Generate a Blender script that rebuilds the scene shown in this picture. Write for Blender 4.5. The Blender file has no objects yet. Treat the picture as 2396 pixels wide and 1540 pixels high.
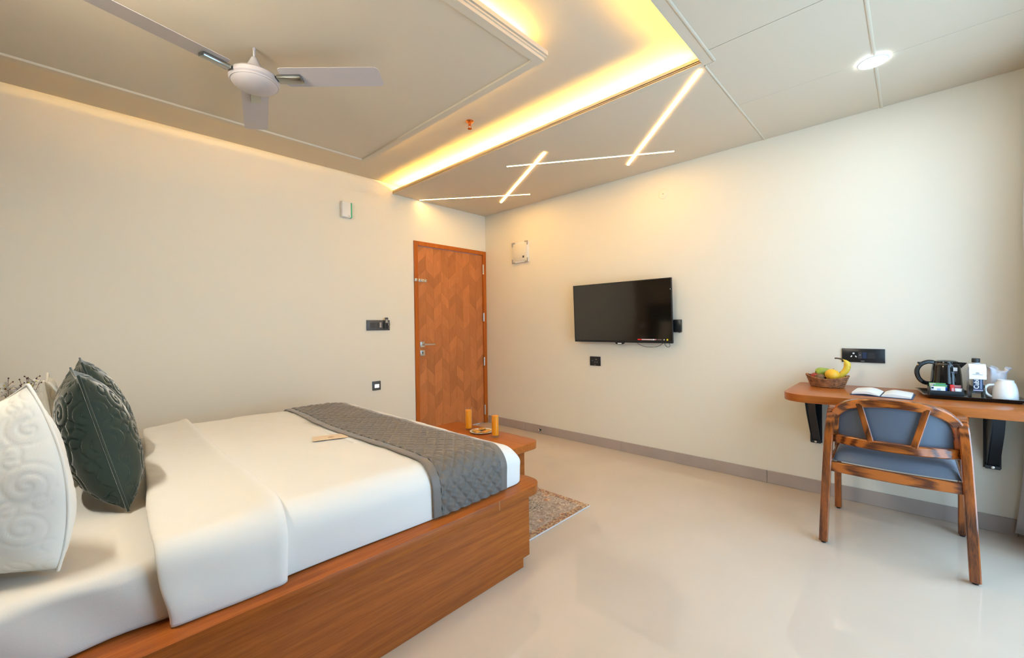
import bpy, bmesh, math, random
import numpy as np
from mathutils import Vector, Matrix

random.seed(7)
rng = np.random.default_rng(7)
PI = math.pi
scene = bpy.context.scene
COL = scene.collection

# ------------------------------------------------------------------ camera
CAM_H = 1.1848
YAW, PITCH, ROLL = math.radians(43.5022), math.radians(-0.4314), math.radians(-0.7271)
FPX = 986.82
d = Vector((math.cos(YAW)*math.cos(PITCH), math.sin(YAW)*math.cos(PITCH), math.sin(PITCH)))
r0 = Vector((math.sin(YAW), -math.cos(YAW), 0.0))
u0 = r0.cross(d)
rr = math.cos(ROLL)*r0 + math.sin(ROLL)*u0
uu = -math.sin(ROLL)*r0 + math.cos(ROLL)*u0
cam_data = bpy.data.cameras.new('camera')
cam_data.sensor_fit = 'HORIZONTAL'
cam_data.sensor_width = 36.0
cam_data.lens = FPX/2396*36.0
cam_data.clip_start = 0.02
cam = bpy.data.objects.new('camera', cam_data)
COL.objects.link(cam)
cam.matrix_world = Matrix(((rr.x, uu.x, -d.x, 0), (rr.y, uu.y, -d.y, 0), (rr.z, uu.z, -d.z, CAM_H), (0, 0, 0, 1)))
scene.camera = cam

# ------------------------------------------------------------------ light and exposure
scene.view_settings.view_transform = 'Standard'
scene.view_settings.look = 'None'
scene.view_settings.gamma = 1.0
scene.view_settings.use_curve_mapping = False
scene.view_settings.exposure = 0.64
WORLD_COL, WORLD_STR = (0.47, 0.73, 1.0), 4.3
COVE_COL, COVE_STR = (1.0, 0.60, 0.10), 215.0
ISLAND_STR = 170.0
LINE_COL, LINE_STR = (1.0, 0.58, 0.17), 40.0
TUBE_COL, TUBE_STR = (1.0, 0.98, 0.86), 330.0
DOWN_COL, DOWN_STR = (0.78, 0.91, 1.0), 85.0

world = bpy.data.worlds.new('sky')
scene.world = world
world.use_nodes = True
bg = world.node_tree.nodes['Background']
bg.inputs['Color'].default_value = (*WORLD_COL, 1)
bg.inputs['Strength'].default_value = WORLD_STR

# room dimensions (metres; camera at x=0, y=0)
XR, YB = 3.559, 3.813          # right (TV) wall, left (door) wall
XH, YF = -0.48, -0.62          # head wall, window wall
ZC, ZU = 2.535, 2.632          # lower and upper ceiling
WX0, WX1, WZ0, WZ1 = 0.95, 3.25, 0.06, 2.20   # window opening in the window wall

pl = bpy.data.lights.new('window_portal', 'AREA')
pl.shape = 'RECTANGLE'
pl.size, pl.size_y = WX1-WX0, WZ1-WZ0
pl.cycles.is_portal = True
po = bpy.data.objects.new('window_portal', pl)
COL.objects.link(po)
po.location = ((WX0+WX1)/2, YF-0.10, (WZ0+WZ1)/2)
po.rotation_euler = (PI/2, 0, 0)       # shines towards +y (into the room)

# ------------------------------------------------------------------ materials
MATS = {}
def new_mat(name):
    m = bpy.data.materials.new(name)
    m.use_nodes = True
    nt = m.node_tree
    MATS[name] = m
    return m, nt, nt.nodes['Principled BSDF']

def mat(name, col, rough=0.5, metal=0.0, spec=0.5, coat=0.0, sheen=0.0, bump=None, var=0.0, var_scale=4.0, trans=0.0, ior=1.45, emis=None, emis_str=0.0, sheen_rough=0.4):
    m, nt, b = new_mat(name)
    b.inputs['Base Color'].default_value = (*col, 1)
    b.inputs['Roughness'].default_value = rough
    b.inputs['Metallic'].default_value = metal
    b.inputs['Specular IOR Level'].default_value = spec
    b.inputs['Coat Weight'].default_value = coat
    b.inputs['Coat Roughness'].default_value = 0.08
    b.inputs['Sheen Weight'].default_value = sheen
    b.inputs['Sheen Roughness'].default_value = sheen_rough
    b.inputs['Transmission Weight'].default_value = trans
    b.inputs['IOR'].default_value = ior
    if emis:
        b.inputs['Emission Color'].default_value = (*emis, 1)
        b.inputs['Emission Strength'].default_value = emis_str
    tc = None
    if var > 0 or bump:
        tc = nt.nodes.new('ShaderNodeTexCoord')
    if var > 0:
        n = nt.nodes.new('ShaderNodeTexNoise')
        n.inputs['Scale'].default_value = var_scale
        n.inputs['Detail'].default_value = 4
        nt.links.new(tc.outputs['Object'], n.inputs['Vector'])
        rp = nt.nodes.new('ShaderNodeValToRGB')
        rp.color_ramp.elements[0].position = 0.3
        rp.color_ramp.elements[1].position = 0.7
        rp.color_ramp.elements[0].color = (*[c*(1-var) for c in col], 1)
        rp.color_ramp.elements[1].color = (*[min(1, c*(1+var)) for c in col], 1)
        nt.links.new(n.outputs['Fac'], rp.inputs['Fac'])
        nt.links.new(rp.outputs['Color'], b.inputs['Base Color'])
    if bump:
        n2 = nt.nodes.new('ShaderNodeTexNoise')
        n2.inputs['Scale'].default_value = bump[0]
        n2.inputs['Detail'].default_value = 3
        nt.links.new(tc.outputs['Object'], n2.inputs['Vector'])
        bp = nt.nodes.new('ShaderNodeBump')
        bp.inputs['Strength'].default_value = bump[1]
        bp.inputs['Distance'].default_value = 0.002
        nt.links.new(n2.outputs['Fac'], bp.inputs['Height'])
        nt.links.new(bp.outputs['Normal'], b.inputs['Normal'])
    return m

def wood(name, light, dark, axis='X', scale=1.0, stretch=18.0, distort=0.6, rough=0.3, coat=0.3, rot=0.0, rand=0.0, contrast=(0.3, 0.75), swirl=0.0, fine=0.35):
    """straight or figured wood grain running along the given axis of the object"""
    m, nt, b = new_mat(name)
    N = nt.nodes.new
    tc = N('ShaderNodeTexCoord')
    mp = N('ShaderNodeMapping')
    sc = [stretch*scale]*3
    sc['XYZ'.index(axis)] = scale
    mp.inputs['Scale'].default_value = sc
    nt.links.new(tc.outputs['Object'], mp.inputs['Vector'])
    vec = mp.outputs['Vector']
    if rand > 0 or swirl > 0:
        oi = N('ShaderNodeObjectInfo')
        ad = N('ShaderNodeVectorMath'); ad.operation = 'ADD'
        sm = N('ShaderNodeVectorMath'); sm.operation = 'SCALE'
        cb = N('ShaderNodeCombineXYZ')
        for k in range(3):
            nt.links.new(oi.outputs['Random'], cb.inputs[k])
        sm.inputs['Scale'].default_value = 37.0
        nt.links.new(cb.outputs[0], sm.inputs[0])
        nt.links.new(vec, ad.inputs[0])
        nt.links.new(sm.outputs[0], ad.inputs[1])
        vec = ad.outputs[0]
    n1 = N('ShaderNodeTexNoise')
    n1.inputs['Scale'].default_value = 1.0
    n1.inputs['Detail'].default_value = 5
    n1.inputs['Roughness'].default_value = 0.6
    n1.inputs['Distortion'].default_value = distort
    nt.links.new(vec, n1.inputs['Vector'])
    n2 = N('ShaderNodeTexNoise')
    n2.inputs['Scale'].default_value = 6.0
    n2.inputs['Detail'].default_value = 3
    nt.links.new(vec, n2.inputs['Vector'])
    mx = N('ShaderNodeMix'); mx.data_type = 'FLOAT'
    mx.inputs[0].default_value = fine
    nt.links.new(n1.outputs['Fac'], mx.inputs[2])
    nt.links.new(n2.outputs['Fac'], mx.inputs[3])
    fac = mx.outputs[0]
    if swirl > 0:
        wv = N('ShaderNodeTexWave')
        wv.inputs['Scale'].default_value = 0.55
        wv.inputs['Distortion'].default_value = 9.0
        wv.inputs['Detail'].default_value = 2.5
        wv.inputs['Detail Scale'].default_value = 0.6
        wv.bands_direction = 'Y' if axis == 'X' else 'X'
        nt.links.new(vec, wv.inputs['Vector'])
        m2 = N('ShaderNodeMix'); m2.data_type = 'FLOAT'
        m2.inputs[0].default_value = swirl
        nt.links.new(fac, m2.inputs[2])
        nt.links.new(wv.outputs['Fac'], m2.inputs[3])
        fac = m2.outputs[0]
    rp = N('ShaderNodeValToRGB')
    rp.color_ramp.elements[0].position = contrast[0]
    rp.color_ramp.elements[1].position = contrast[1]
    rp.color_ramp.elements[0].color = (*dark, 1)
    rp.color_ramp.elements[1].color = (*light, 1)
    nt.links.new(fac, rp.inputs['Fac'])
    colout = rp.outputs['Color']
    if rand > 0:
        mr = N('ShaderNodeMapRange')
        mr.inputs['To Min'].default_value = 1-rand
        mr.inputs['To Max'].default_value = 1+rand
        nt.links.new(oi.outputs['Random'], mr.inputs['Value'])
        ml = N('ShaderNodeVectorMath'); ml.operation = 'SCALE'
        nt.links.new(colout, ml.inputs[0])
        nt.links.new(mr.outputs['Result'], ml.inputs['Scale'])
        colout = ml.outputs[0]
    nt.links.new(colout, b.inputs['Base Color'])
    b.inputs['Roughness'].default_value = rough
    b.inputs['Specular IOR Level'].default_value = 0.5 if coat > .3 else 0.25
    b.inputs['Coat Weight'].default_value = coat
    b.inputs['Coat Roughness'].default_value = 0.1
    return m

def emit_mat(name, col, strength):
    m = bpy.data.materials.new(name)
    m.use_nodes = True
    nt = m.node_tree
    nt.nodes.clear()
    o = nt.nodes.new('ShaderNodeOutputMaterial')
    e = nt.nodes.new('ShaderNodeEmission')
    e.inputs['Color'].default_value = (*col, 1)
    e.inputs['Strength'].default_value = strength
    nt.links.new(e.outputs[0], o.inputs['Surface'])
    return m

def thin_glass(name, tint=(1, 1, 1)):
    m = bpy.data.materials.new(name)
    m.use_nodes = True
    nt = m.node_tree
    nt.nodes.clear()
    o = nt.nodes.new('ShaderNodeOutputMaterial')
    t = nt.nodes.new('ShaderNodeBsdfTransparent')
    t.inputs['Color'].default_value = (*tint, 1)
    g = nt.nodes.new('ShaderNodeBsdfGlossy')
    g.inputs['Roughness'].default_value = 0.03
    lw = nt.nodes.new('ShaderNodeLayerWeight')
    lw.inputs['Blend'].default_value = 0.5
    pw = nt.nodes.new('ShaderNodeMath'); pw.operation = 'POWER'
    pw.inputs[1].default_value = 4.0
    nt.links.new(lw.outputs['Facing'], pw.inputs[0])
    f = nt.nodes.new('ShaderNodeMath'); f.operation = 'MULTIPLY_ADD'
    f.inputs[1].default_value = 0.5
    f.inputs[2].default_value = 0.04
    nt.links.new(pw.outputs[0], f.inputs[0])
    mx = nt.nodes.new('ShaderNodeMixShader')
    nt.links.new(f.outputs[0], mx.inputs[0])
    nt.links.new(t.outputs[0], mx.inputs[1])
    nt.links.new(g.outputs[0], mx.inputs[2])
    nt.links.new(mx.outputs[0], o.inputs['Surface'])
    return m

WALL = mat('wall_paint', (0.81, 0.75, 0.62), 0.55, spec=0.25, bump=(260, 0.06))
HEADWALL = mat('head_wall_paint', (0.30, 0.23, 0.16), 0.55, spec=0.25)
CEIL = mat('ceiling_paint', (0.66, 0.565, 0.43), 0.6, spec=0.2)
TILE = mat('floor_tile', (0.59, 0.495, 0.395), 0.035, spec=0.6, var=0.03, var_scale=3.0)
SKIRT = mat('skirting_tile', (0.41, 0.34, 0.295), 0.3, spec=0.4, var=0.05, var_scale=5)
LAM = wood('teak_laminate', (0.47, 0.135, 0.020), (0.20, 0.045, 0.006), 'X', 1.6, 26, 0.7, 0.30, 0.06)
LAMY = wood('teak_laminate_across', (0.48, 0.145, 0.025), (0.30, 0.075, 0.011), 'Y', 1.6, 26, 0.7, 0.30, 0.06)
FRAMEW = wood('door_frame_wood', (0.52, 0.145, 0.014), (0.38, 0.085, 0.008), 'Z', 2.0, 16, 0.4, 0.4, 0.05)
VENEER = wood('chevron_veneer', (0.54, 0.205, 0.07), (0.43, 0.145, 0.042), 'Z', 4.0, 10, 0.5, 0.38, 0.1, rand=0.16)
ROSE = wood('chair_rosewood', (0.34, 0.085, 0.012), (0.045, 0.012, 0.004), 'Z', 5.0, 6, 3.0, 0.2, 0.35, rand=0.12, contrast=(0.28, 0.66), swirl=0.3, fine=0.2)
ROSEY = wood('chair_rosewood_rails', (0.42, 0.110, 0.014), (0.09, 0.021, 0.005), 'Y', 4.0, 7, 2.6, 0.2, 0.35, rand=0.12, contrast=(0.33, 0.58), swirl=0.35, fine=0.15)
LEATHER = mat('grey_blue_leatherette', (0.085, 0.105, 0.14), 0.42, spec=0.5, sheen=0.3, bump=(300, 0.15))
LINEN = mat('white_linen', (0.80, 0.77, 0.71), 0.75, spec=0.15, sheen=0.2, bump=(420, 0.12))
LINEN2 = mat('white_sheet', (0.74, 0.70, 0.64), 0.75, spec=0.15, sheen=0.2, bump=(420, 0.12))
QUILT = mat('cream_quilted_cotton', (0.88, 0.85, 0.77), 0.75, spec=0.15, sheen=0.2, bump=(500, 0.1))
RUNNER = mat('grey_satin_runner', (0.135, 0.118, 0.100), 0.5, spec=0.4, sheen=0.35, bump=(600, 0.06))
RUNNERB = mat('grey_satin_border', (0.165, 0.145, 0.125), 0.42, spec=0.4, sheen=0.35)
VELVET = mat('dark_green_velvet', (0.030, 0.046, 0.039), 0.8, spec=0.2, sheen=0.9, bump=(260, 0.2), sheen_rough=0.3)
BLACK = mat('black_plastic', (0.012, 0.013, 0.015), 0.3)
BLACKM = mat('black_matt_plastic', (0.02, 0.021, 0.023), 0.5)
BLACKG = mat('black_gloss', (0.006, 0.007, 0.008), 0.08, coat=0.6)
SCREEN = mat('television_glass', (0.004, 0.004, 0.003), 0.09, spec=0.9, coat=0.35)
STEELBK = mat('black_powder_steel', (0.012, 0.016, 0.022), 0.32, spec=0.6)
WHITEP = mat('white_plastic', (0.78, 0.77, 0.74), 0.35)
GREYP = mat('grey_plastic', (0.35, 0.33, 0.30), 0.45)
DGREYP = mat('dark_grey_plastic', (0.075, 0.075, 0.078), 0.4)
MGREYP = mat('charcoal_plastic', (0.045, 0.045, 0.048), 0.4)
GREEN = mat('green_plastic', (0.06, 0.45, 0.25), 0.4)
CHROME = mat('satin_chrome', (0.70, 0.68, 0.64), 0.22, metal=1.0)
DCHROME = mat('dark_chrome', (0.33, 0.34, 0.33), 0.22, metal=1.0)
COPPER = mat('copper', (0.85, 0.30, 0.08), 0.25, metal=1.0)
RUBBER = mat('black_rubber', (0.01, 0.01, 0.01), 0.6)
FANW = mat('white_fan_enamel', (0.50, 0.455, 0.45), 0.45)
CERAM = mat('white_ceramic', (0.82, 0.81, 0.79), 0.12, coat=0.4)
PAPER = mat('white_paper', (0.80, 0.79, 0.76), 0.7)
KRAFT = mat('kraft_card', (0.76, 0.60, 0.42), 0.65)
KRAFTD = mat('brown_print', (0.28, 0.13, 0.07), 0.65)
COVER = mat('navy_book_cover', (0.035, 0.055, 0.12), 0.45)
GLASSM = thin_glass('clear_thin_glass', (0.97, 0.99, 1.0))
WINGLASS = thin_glass('window_glass', (1, 1, 1))
GLASS = mat('drinking_glass', (1, 1, 1), 0.02, trans=1.0, ior=1.3)
PETG = mat('bottle_plastic', (0.93, 0.97, 1.0), 0.04, trans=1.0, ior=1.25)
JUICE = mat('orange_juice', (1.0, 0.33, 0.004), 0.4, spec=0.2)
COOKIE = mat('cookie', (0.62, 0.30, 0.06), 0.8, var=0.35, var_scale=90, bump=(180, 0.9))
WICKER = mat('wicker', (0.30, 0.115, 0.04), 0.55, var=0.45, var_scale=40)
CURT = mat('grey_curtain_fabric', (0.56, 0.55, 0.56), 0.8, spec=0.1, sheen=0.3, bump=(300, 0.2))
ALU = mat('window_aluminium', (0.55, 0.55, 0.55), 0.4, metal=0.6)
DARKWOOD = wood('dark_headboard_veneer', (0.055, 0.026, 0.014), (0.03, 0.013, 0.007), 'Y', 2, 20, 0.5, 0.35, 0.2)
TEAL = mat('navy_print', (0.015, 0.03, 0.075), 0.5)
BLUE = mat('blue_print', (0.02, 0.12, 0.55), 0.45)
RED = mat('red_print', (0.65, 0.02, 0.02), 0.45)
YEL = mat('yellow_print', (0.85, 0.62, 0.02), 0.45)
GRN = mat('green_print', (0.10, 0.35, 0.08), 0.45)
PINK = mat('mauve_print', (0.42, 0.13, 0.15), 0.45)
WPRINT = mat('white_print', (0.8, 0.8, 0.8), 0.5)
ORANGEF = mat('yellow_orange_peel', (0.90, 0.48, 0.03), 0.42, var=0.06, var_scale=10, bump=(170, 0.5))
KIWI = mat('kiwi_skin', (0.22, 0.11, 0.045), 0.85, var=0.2, var_scale=60, bump=(400, 0.5))
REDF = mat('red_apple_skin', (0.45, 0.05, 0.03), 0.35, var=0.4, var_scale=30)
GREENF = mat('green_pear_skin', (0.36, 0.45, 0.06), 0.4, var=0.2, var_scale=25)
STEMM = mat('stem_brown', (0.10, 0.055, 0.02), 0.8)
PETAL = mat('white_petal', (0.85, 0.82, 0.76), 0.6)
TWIG = mat('twig', (0.11, 0.04, 0.025), 0.7)
YELC = mat('yellow_stamen', (0.75, 0.62, 0.03), 0.6)
LED_COVE = emit_mat('warm_cove_led', COVE_COL, COVE_STR)
LED_ISL = emit_mat('warm_island_led', COVE_COL, ISLAND_STR)
LED_ISL2 = emit_mat('dim_warm_island_led', COVE_COL, ISLAND_STR*.36)
LED_LINE = emit_mat('linear_led_diffuser', LINE_COL, LINE_STR)
LED_DOWN = emit_mat('downlight_diffuser', DOWN_COL, DOWN_STR)
LED_TUBE = emit_mat('tube_light_glass', TUBE_COL, TUBE_STR)
LED_FOOT = emit_mat('foot_light_lens', (1.0, 0.9, 0.78), 1.5)

# banana: yellow with brown marks
def banana_mat():
    m, nt, b = new_mat('banana_skin')
    tc = nt.nodes.new('ShaderNodeTexCoord')
    n = nt.nodes.new('ShaderNodeTexNoise')
    n.inputs['Scale'].default_value = 34
    n.inputs['Detail'].default_value = 2
    nt.links.new(tc.outputs['Object'], n.inputs['Vector'])
    rp = nt.nodes.new('ShaderNodeValToRGB')
    rp.color_ramp.elements[0].position = 0.30
    rp.color_ramp.elements[0].color = (0.20, 0.10, 0.02, 1)
    rp.color_ramp.elements[1].position = 0.36
    rp.color_ramp.elements[1].color = (0.78, 0.55, 0.05, 1)
    nt.links.new(n.outputs['Fac'], rp.inputs['Fac'])
    nt.links.new(rp.outputs['Color'], b.inputs['Base Color'])
    b.inputs['Roughness'].default_value = 0.45
    return m
BANANA = banana_mat()

# persian style rug: beige ground with scattered dark, rust and cream figures, border bands
def rug_mat():
    m, nt, b = new_mat('patterned_rug')
    N, L = nt.nodes.new, nt.links.new
    tc = N('ShaderNodeTexCoord')
    def ramp(fac, stops):
        rp = N('ShaderNodeValToRGB')
        e = rp.color_ramp.elements
        e[0].position, e[0].color = stops[0][0], (*stops[0][1], 1)
        e[1].position, e[1].color = stops[-1][0], (*stops[-1][1], 1)
        for p, c in stops[1:-1]:
            x = e.new(p); x.color = (*c, 1)
        L(fac, rp.inputs['Fac'])
        return rp.outputs['Color']
    n = N('ShaderNodeTexNoise'); n.inputs['Scale'].default_value = 22; n.inputs['Detail'].default_value = 3; n.inputs['Distortion'].default_value = 2.5
    L(tc.outputs['Object'], n.inputs['Vector'])
    ground = ramp(n.outputs['Fac'], [(0.30, (0.07, 0.045, 0.03)), (0.37, (0.30, 0.21, 0.13)), (0.45, (0.36, 0.27, 0.19)), (0.55, (0.40, 0.31, 0.22)), (0.62, (0.62, 0.52, 0.38)), (0.72, (0.30, 0.20, 0.13))])
    v = N('ShaderNodeTexVoronoi'); v.inputs['Scale'].default_value = 9; v.feature = 'F1'
    L(tc.outputs['Object'], v.inputs['Vector'])
    mask = ramp(v.outputs['Distance'], [(0.12, (1, 1, 1)), (0.30, (0, 0, 0))])
    n3 = N('ShaderNodeTexNoise'); n3.inputs['Scale'].default_value = 70; n3.inputs['Detail'].default_value = 2
    L(tc.outputs['Object'], n3.inputs['Vector'])
    fig = ramp(n3.outputs['Fac'], [(0.40, (0.42, 0.12, 0.03)), (0.5, (0.55, 0.28, 0.10)), (0.58, (0.65, 0.52, 0.34))])
    mx = N('ShaderNodeMix'); mx.data_type = 'RGBA'
    L(mask, mx.inputs[0]); L(ground, mx.inputs[6]); L(fig, mx.inputs[7])
    # dark medallion figure towards the middle
    v2 = N('ShaderNodeTexVoronoi'); v2.inputs['Scale'].default_value = 3.3; v2.feature = 'DISTANCE_TO_EDGE'
    L(tc.outputs['Object'], v2.inputs['Vector'])
    n4 = N('ShaderNodeTexNoise'); n4.inputs['Scale'].default_value = 30; n4.inputs['Distortion'].default_value = 3
    L(tc.outputs['Object'], n4.inputs['Vector'])
    dk = ramp(n4.outputs['Fac'], [(0.40, (0.03, 0.02, 0.017)), (0.47, (0.33, 0.25, 0.17)), (0.56, (0.5, 0.42, 0.3))])
    sp = N('ShaderNodeSeparateXYZ'); L(tc.outputs['Object'], sp.inputs[0])
    # border: distance from edge computed from local coordinates (rug is centred)
    def absd(sock, half):
        a = N('ShaderNodeMath'); a.operation = 'ABSOLUTE'; L(sock, a.inputs[0])
        s = N('ShaderNodeMath'); s.operation = 'SUBTRACT'; s.inputs[0].default_value = half; L(a.outputs[0], s.inputs[1])
        return s.outputs[0]
    ax, ay = absd(sp.outputs[0], 0.39), absd(sp.outputs[1], 0.83)
    mn = N('ShaderNodeMath'); mn.operation = 'MINIMUM'; L(ax, mn.inputs[0]); L(ay, mn.inputs[1])
    inner = ramp(mn.outputs[0], [(0.20, (0, 0, 0)), (0.215, (1, 1, 1))])
    mx2 = N('ShaderNodeMix'); mx2.data_type = 'RGBA'
    L(inner, mx2.inputs[0]); L(mx.outputs[2], mx2.inputs[6]); L(dk, mx2.inputs[7])
    bandc = ramp(n3.outputs['Fac'], [(0.4, (0.16, 0.10, 0.06)), (0.5, (0.45, 0.17, 0.04)), (0.6, (0.5, 0.38, 0.2))])
    band = ramp(mn.outputs[0], [(0.0, (1, 1, 1)), (0.045, (1, 1, 1)), (0.05, (0, 0, 0))])
    mx3 = N('ShaderNodeMix'); mx3.data_type = 'RGBA'
    L(band, mx3.inputs[0]); L(mx2.outputs[2], mx3.inputs[6]); L(bandc, mx3.inputs[7])
    L(mx3.outputs[2], b.inputs['Base Color'])
    b.inputs['Roughness'].default_value = 0.9
    b.inputs['Sheen Weight'].default_value = 0.2
    bp = N('ShaderNodeBump'); bp.inputs['Strength'].default_value = 0.5; bp.inputs['Distance'].default_value = 0.003
    n5 = N('ShaderNodeTexNoise'); n5.inputs['Scale'].default_value = 500
    L(tc.outputs['Object'], n5.inputs['Vector']); L(n5.outputs['Fac'], bp.inputs['Height']); L(bp.outputs['Normal'], b.inputs['Normal'])
    return m
RUG = rug_mat()
RUGEDGE = mat('rug_fringe_binding', (0.62, 0.58, 0.58), 0.8)

# ------------------------------------------------------------------ helpers
def tag(o, label=None, cat=None, group=None, kind=None):
    if label: o['label'] = label
    if cat: o['category'] = cat
    if group: o['group'] = group
    if kind: o['kind'] = kind
    return o

def thing(name, label, cat, loc=(0, 0, 0), rotz=0.0, group=None, kind=None):
    o = bpy.data.objects.new(name, None)
    o.empty_display_size = 0.05
    COL.objects.link(o)
    o.location = loc
    o.rotation_euler = (0, 0, rotz)
    return tag(o, label, cat, group, kind)

def link_mesh(name, me, m, parent=None, loc=None):
    o = bpy.data.objects.new(name, me)
    COL.objects.link(o)
    if m is not None and len(me.materials) == 0:
        me.materials.append(m)
    if parent: o.parent = parent
    if loc: o.location = loc
    return o

def fin(name, bm, m, parent=None, smooth=None, loc=None, norm=True):
    if norm:
        bmesh.ops.recalc_face_normals(bm, faces=bm.faces)
    me = bpy.data.meshes.new(name)
    bm.to_mesh(me)
    bm.free()
    if smooth:
        me.shade_smooth()
        if smooth < 180:
            me.set_sharp_from_angle(angle=math.radians(smooth))
    return link_mesh(name, me, m, parent, loc)

def raw(name, verts, faces, m, parent=None, smooth=None, loc=None, norm=True):
    bm = bmesh.new()
    vs = [bm.verts.new(v) for v in verts]
    for f in faces:
        try: bm.faces.new([vs[i] for i in f])
        except ValueError: pass
    return fin(name, bm, m, parent, smooth, loc, norm)

def add_box(bm, x0, x1, y0, y1, z0, z1, bev=0.0, seg=2, mtx=None):
    vs = [bm.verts.new((x, y, z)) for x in (x0, x1) for y in (y0, y1) for z in (z0, z1)]
    idx = [(0, 1, 3, 2), (4, 6, 7, 5), (0, 4, 5, 1), (2, 3, 7, 6), (0, 2, 6, 4), (1, 5, 7, 3)]
    fs = [bm.faces.new([vs[i] for i in f]) for f in idx]
    if bev > 0:
        es = list({e for f in fs for e in f.edges})
        res = bmesh.ops.bevel(bm, geom=es, offset=bev, segments=seg, profile=0.5, affect='EDGES')
        vs = list({v for f in res['faces'] for v in f.verts} | {v for v in vs if v.is_valid})
        # collect every vertex connected to this box
        todo, seen = list(vs), set(vs)
        while todo:
            v = todo.pop()
            for e in v.link_edges:
                w = e.other_vert(v)
                if w not in seen:
                    seen.add(w); todo.append(w)
        vs = list(seen)
    if mtx is not None:
        for v in vs: v.co = mtx @ v.co
    return vs

def box(name, x0, x1, y0, y1, z0, z1, m, parent=None, bev=0.0, seg=2, smooth=35, mtx=None, loc=None):
    bm = bmesh.new()
    add_box(bm, x0, x1, y0, y1, z0, z1, bev, seg, mtx)
    return fin(name, bm, m, parent, smooth if bev > 0 else None, loc)

def add_prism(bm, poly, h0, h1, axis='Z', mtx=None):
    def P(a, b, h):
        return {'Z': (a, b, h), 'Y': (a, h, b), 'X': (h, a, b)}[axis]
    n = len(poly)
    lo = [bm.verts.new(P(a, b, h0)) for a, b in poly]
    hi = [bm.verts.new(P(a, b, h1)) for a, b in poly]
    bm.faces.new(lo); bm.faces.new(hi)
    for i in range(n):
        bm.faces.new((lo[i], lo[(i+1) % n], hi[(i+1) % n], hi[i]))
    if mtx is not None:
        for v in lo+hi: v.co = mtx @ v.co
    return lo+hi

def prism(name, poly, h0, h1, m, parent=None, axis='Z', bev=0.0, smooth=35, loc=None, mtx=None):
    bm = bmesh.new()
    add_prism(bm, poly, h0, h1, axis)
    if bev > 0:
        bmesh.ops.recalc_face_normals(bm, faces=bm.faces)
        es = [e for e in bm.edges if len(e.link_faces) == 2 and e.calc_face_angle(0) > math.radians(50)]
        bmesh.ops.bevel(bm, geom=es, offset=bev, segments=2, profile=0.5, affect='EDGES')
    if mtx is not None:
        for v in bm.verts: v.co = mtx @ v.co
    return fin(name, bm, m, parent, smooth, loc)

def rrect(x0, x1, y0, y1, r, n=6, radii=None):
    """rounded rectangle outline, counter clockwise from the +x,+y corner; radii for (++, -+, --, +-)"""
    rs = radii or (r, r, r, r)
    out = []
    for (cx, cy, a0, q) in ((x1, y1, 0, rs[0]), (x0, y1, PI/2, rs[1]), (x0, y0, PI, rs[2]), (x1, y0, 1.5*PI, rs[3])):
        sx = -1 if cx == x1 else 1
        sy = -1 if cy == y1 else 1
        if q <= 0:
            out.append((cx, cy)); continue
        for k in range(n+1):
            a = a0+PI/2*k/n
            out.append((cx+sx*q+q*math.cos(a), cy+sy*q+q*math.sin(a)))
    return out

def add_lathe(bm, prof, seg=32, mtx=None, sx=1.0, sy=1.0):
    rings = []
    for r, z in prof:
        if r < 1e-6:
            rings.append([bm.verts.new((0, 0, z))])
        else:
            rings.append([bm.verts.new((r*sx*math.cos(2*PI*k/seg), r*sy*math.sin(2*PI*k/seg), z)) for k in range(seg)])
    for a, b in zip(rings, rings[1:]):
        if len(a) == 1 and len(b) == 1: continue
        for k in range(seg):
            k2 = (k+1) % seg
            if len(a) == 1: bm.faces.new((a[0], b[k], b[k2]))
            elif len(b) == 1: bm.faces.new((a[k], a[k2], b[0]))
            else: bm.faces.new((a[k], a[k2], b[k2], b[k]))
    if mtx is not None:
        for rg in rings:
            for v in rg: v.co = mtx @ v.co

def lathe(name, prof, m, parent=None, seg=32, mtx=None, smooth=40, loc=None, sx=1.0, sy=1.0):
    bm = bmesh.new()
    add_lathe(bm, prof, seg, mtx, sx, sy)
    return fin(name, bm, m, parent, smooth, loc)

def add_sweep(bm, pts, sec, closed=False, ups=None, scales=None, cap=True):
    """sweep a closed 2d section (list of (a,b)) along 3d points; a runs along side, b along up"""
    P = [Vector(p) for p in pts]
    n = len(P)
    rings = []
    for i in range(n):
        if closed: t = (P[(i+1) % n]-P[i-1])
        elif i == 0: t = P[1]-P[0]
        elif i == n-1: t = P[-1]-P[-2]
        else: t = (P[i+1]-P[i]).normalized()+(P[i]-P[i-1]).normalized()
        t.normalize()
        up = Vector(ups[i] if isinstance(ups, list) else (ups or (0, 0, 1)))
        side = t.cross(up)
        if side.length < 1e-4: side = t.cross(Vector((1, 0, 0)))
        side.normalize()
        up = side.cross(t).normalized()
        s = scales[i] if scales else 1.0
        if not isinstance(s, tuple): s = (s, s)
        rings.append([bm.verts.new(P[i]+side*a*s[0]+up*b*s[1]) for a, b in sec])
    m = len(sec)
    pairs = list(zip(rings, rings[1:]))
    if closed: pairs.append((rings[-1], rings[0]))
    for a, b in pairs:
        for k in range(m):
            bm.faces.new((a[k], a[(k+1) % m], b[(k+1) % m], b[k]))
    if cap and not closed:
        bm.faces.new(rings[0]); bm.faces.new(rings[-1])

def circ(r, n=10):
    return [(r*math.cos(2*PI*k/n), r*math.sin(2*PI*k/n)) for k in range(n)]

def tube(name, pts, r, m, parent=None, n=10, closed=False, scales=None, smooth=60, loc=None, ups=None):
    bm = bmesh.new()
    add_sweep(bm, pts, circ(r, n), closed, ups, scales)
    return fin(name, bm, m, parent, smooth, loc)

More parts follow.
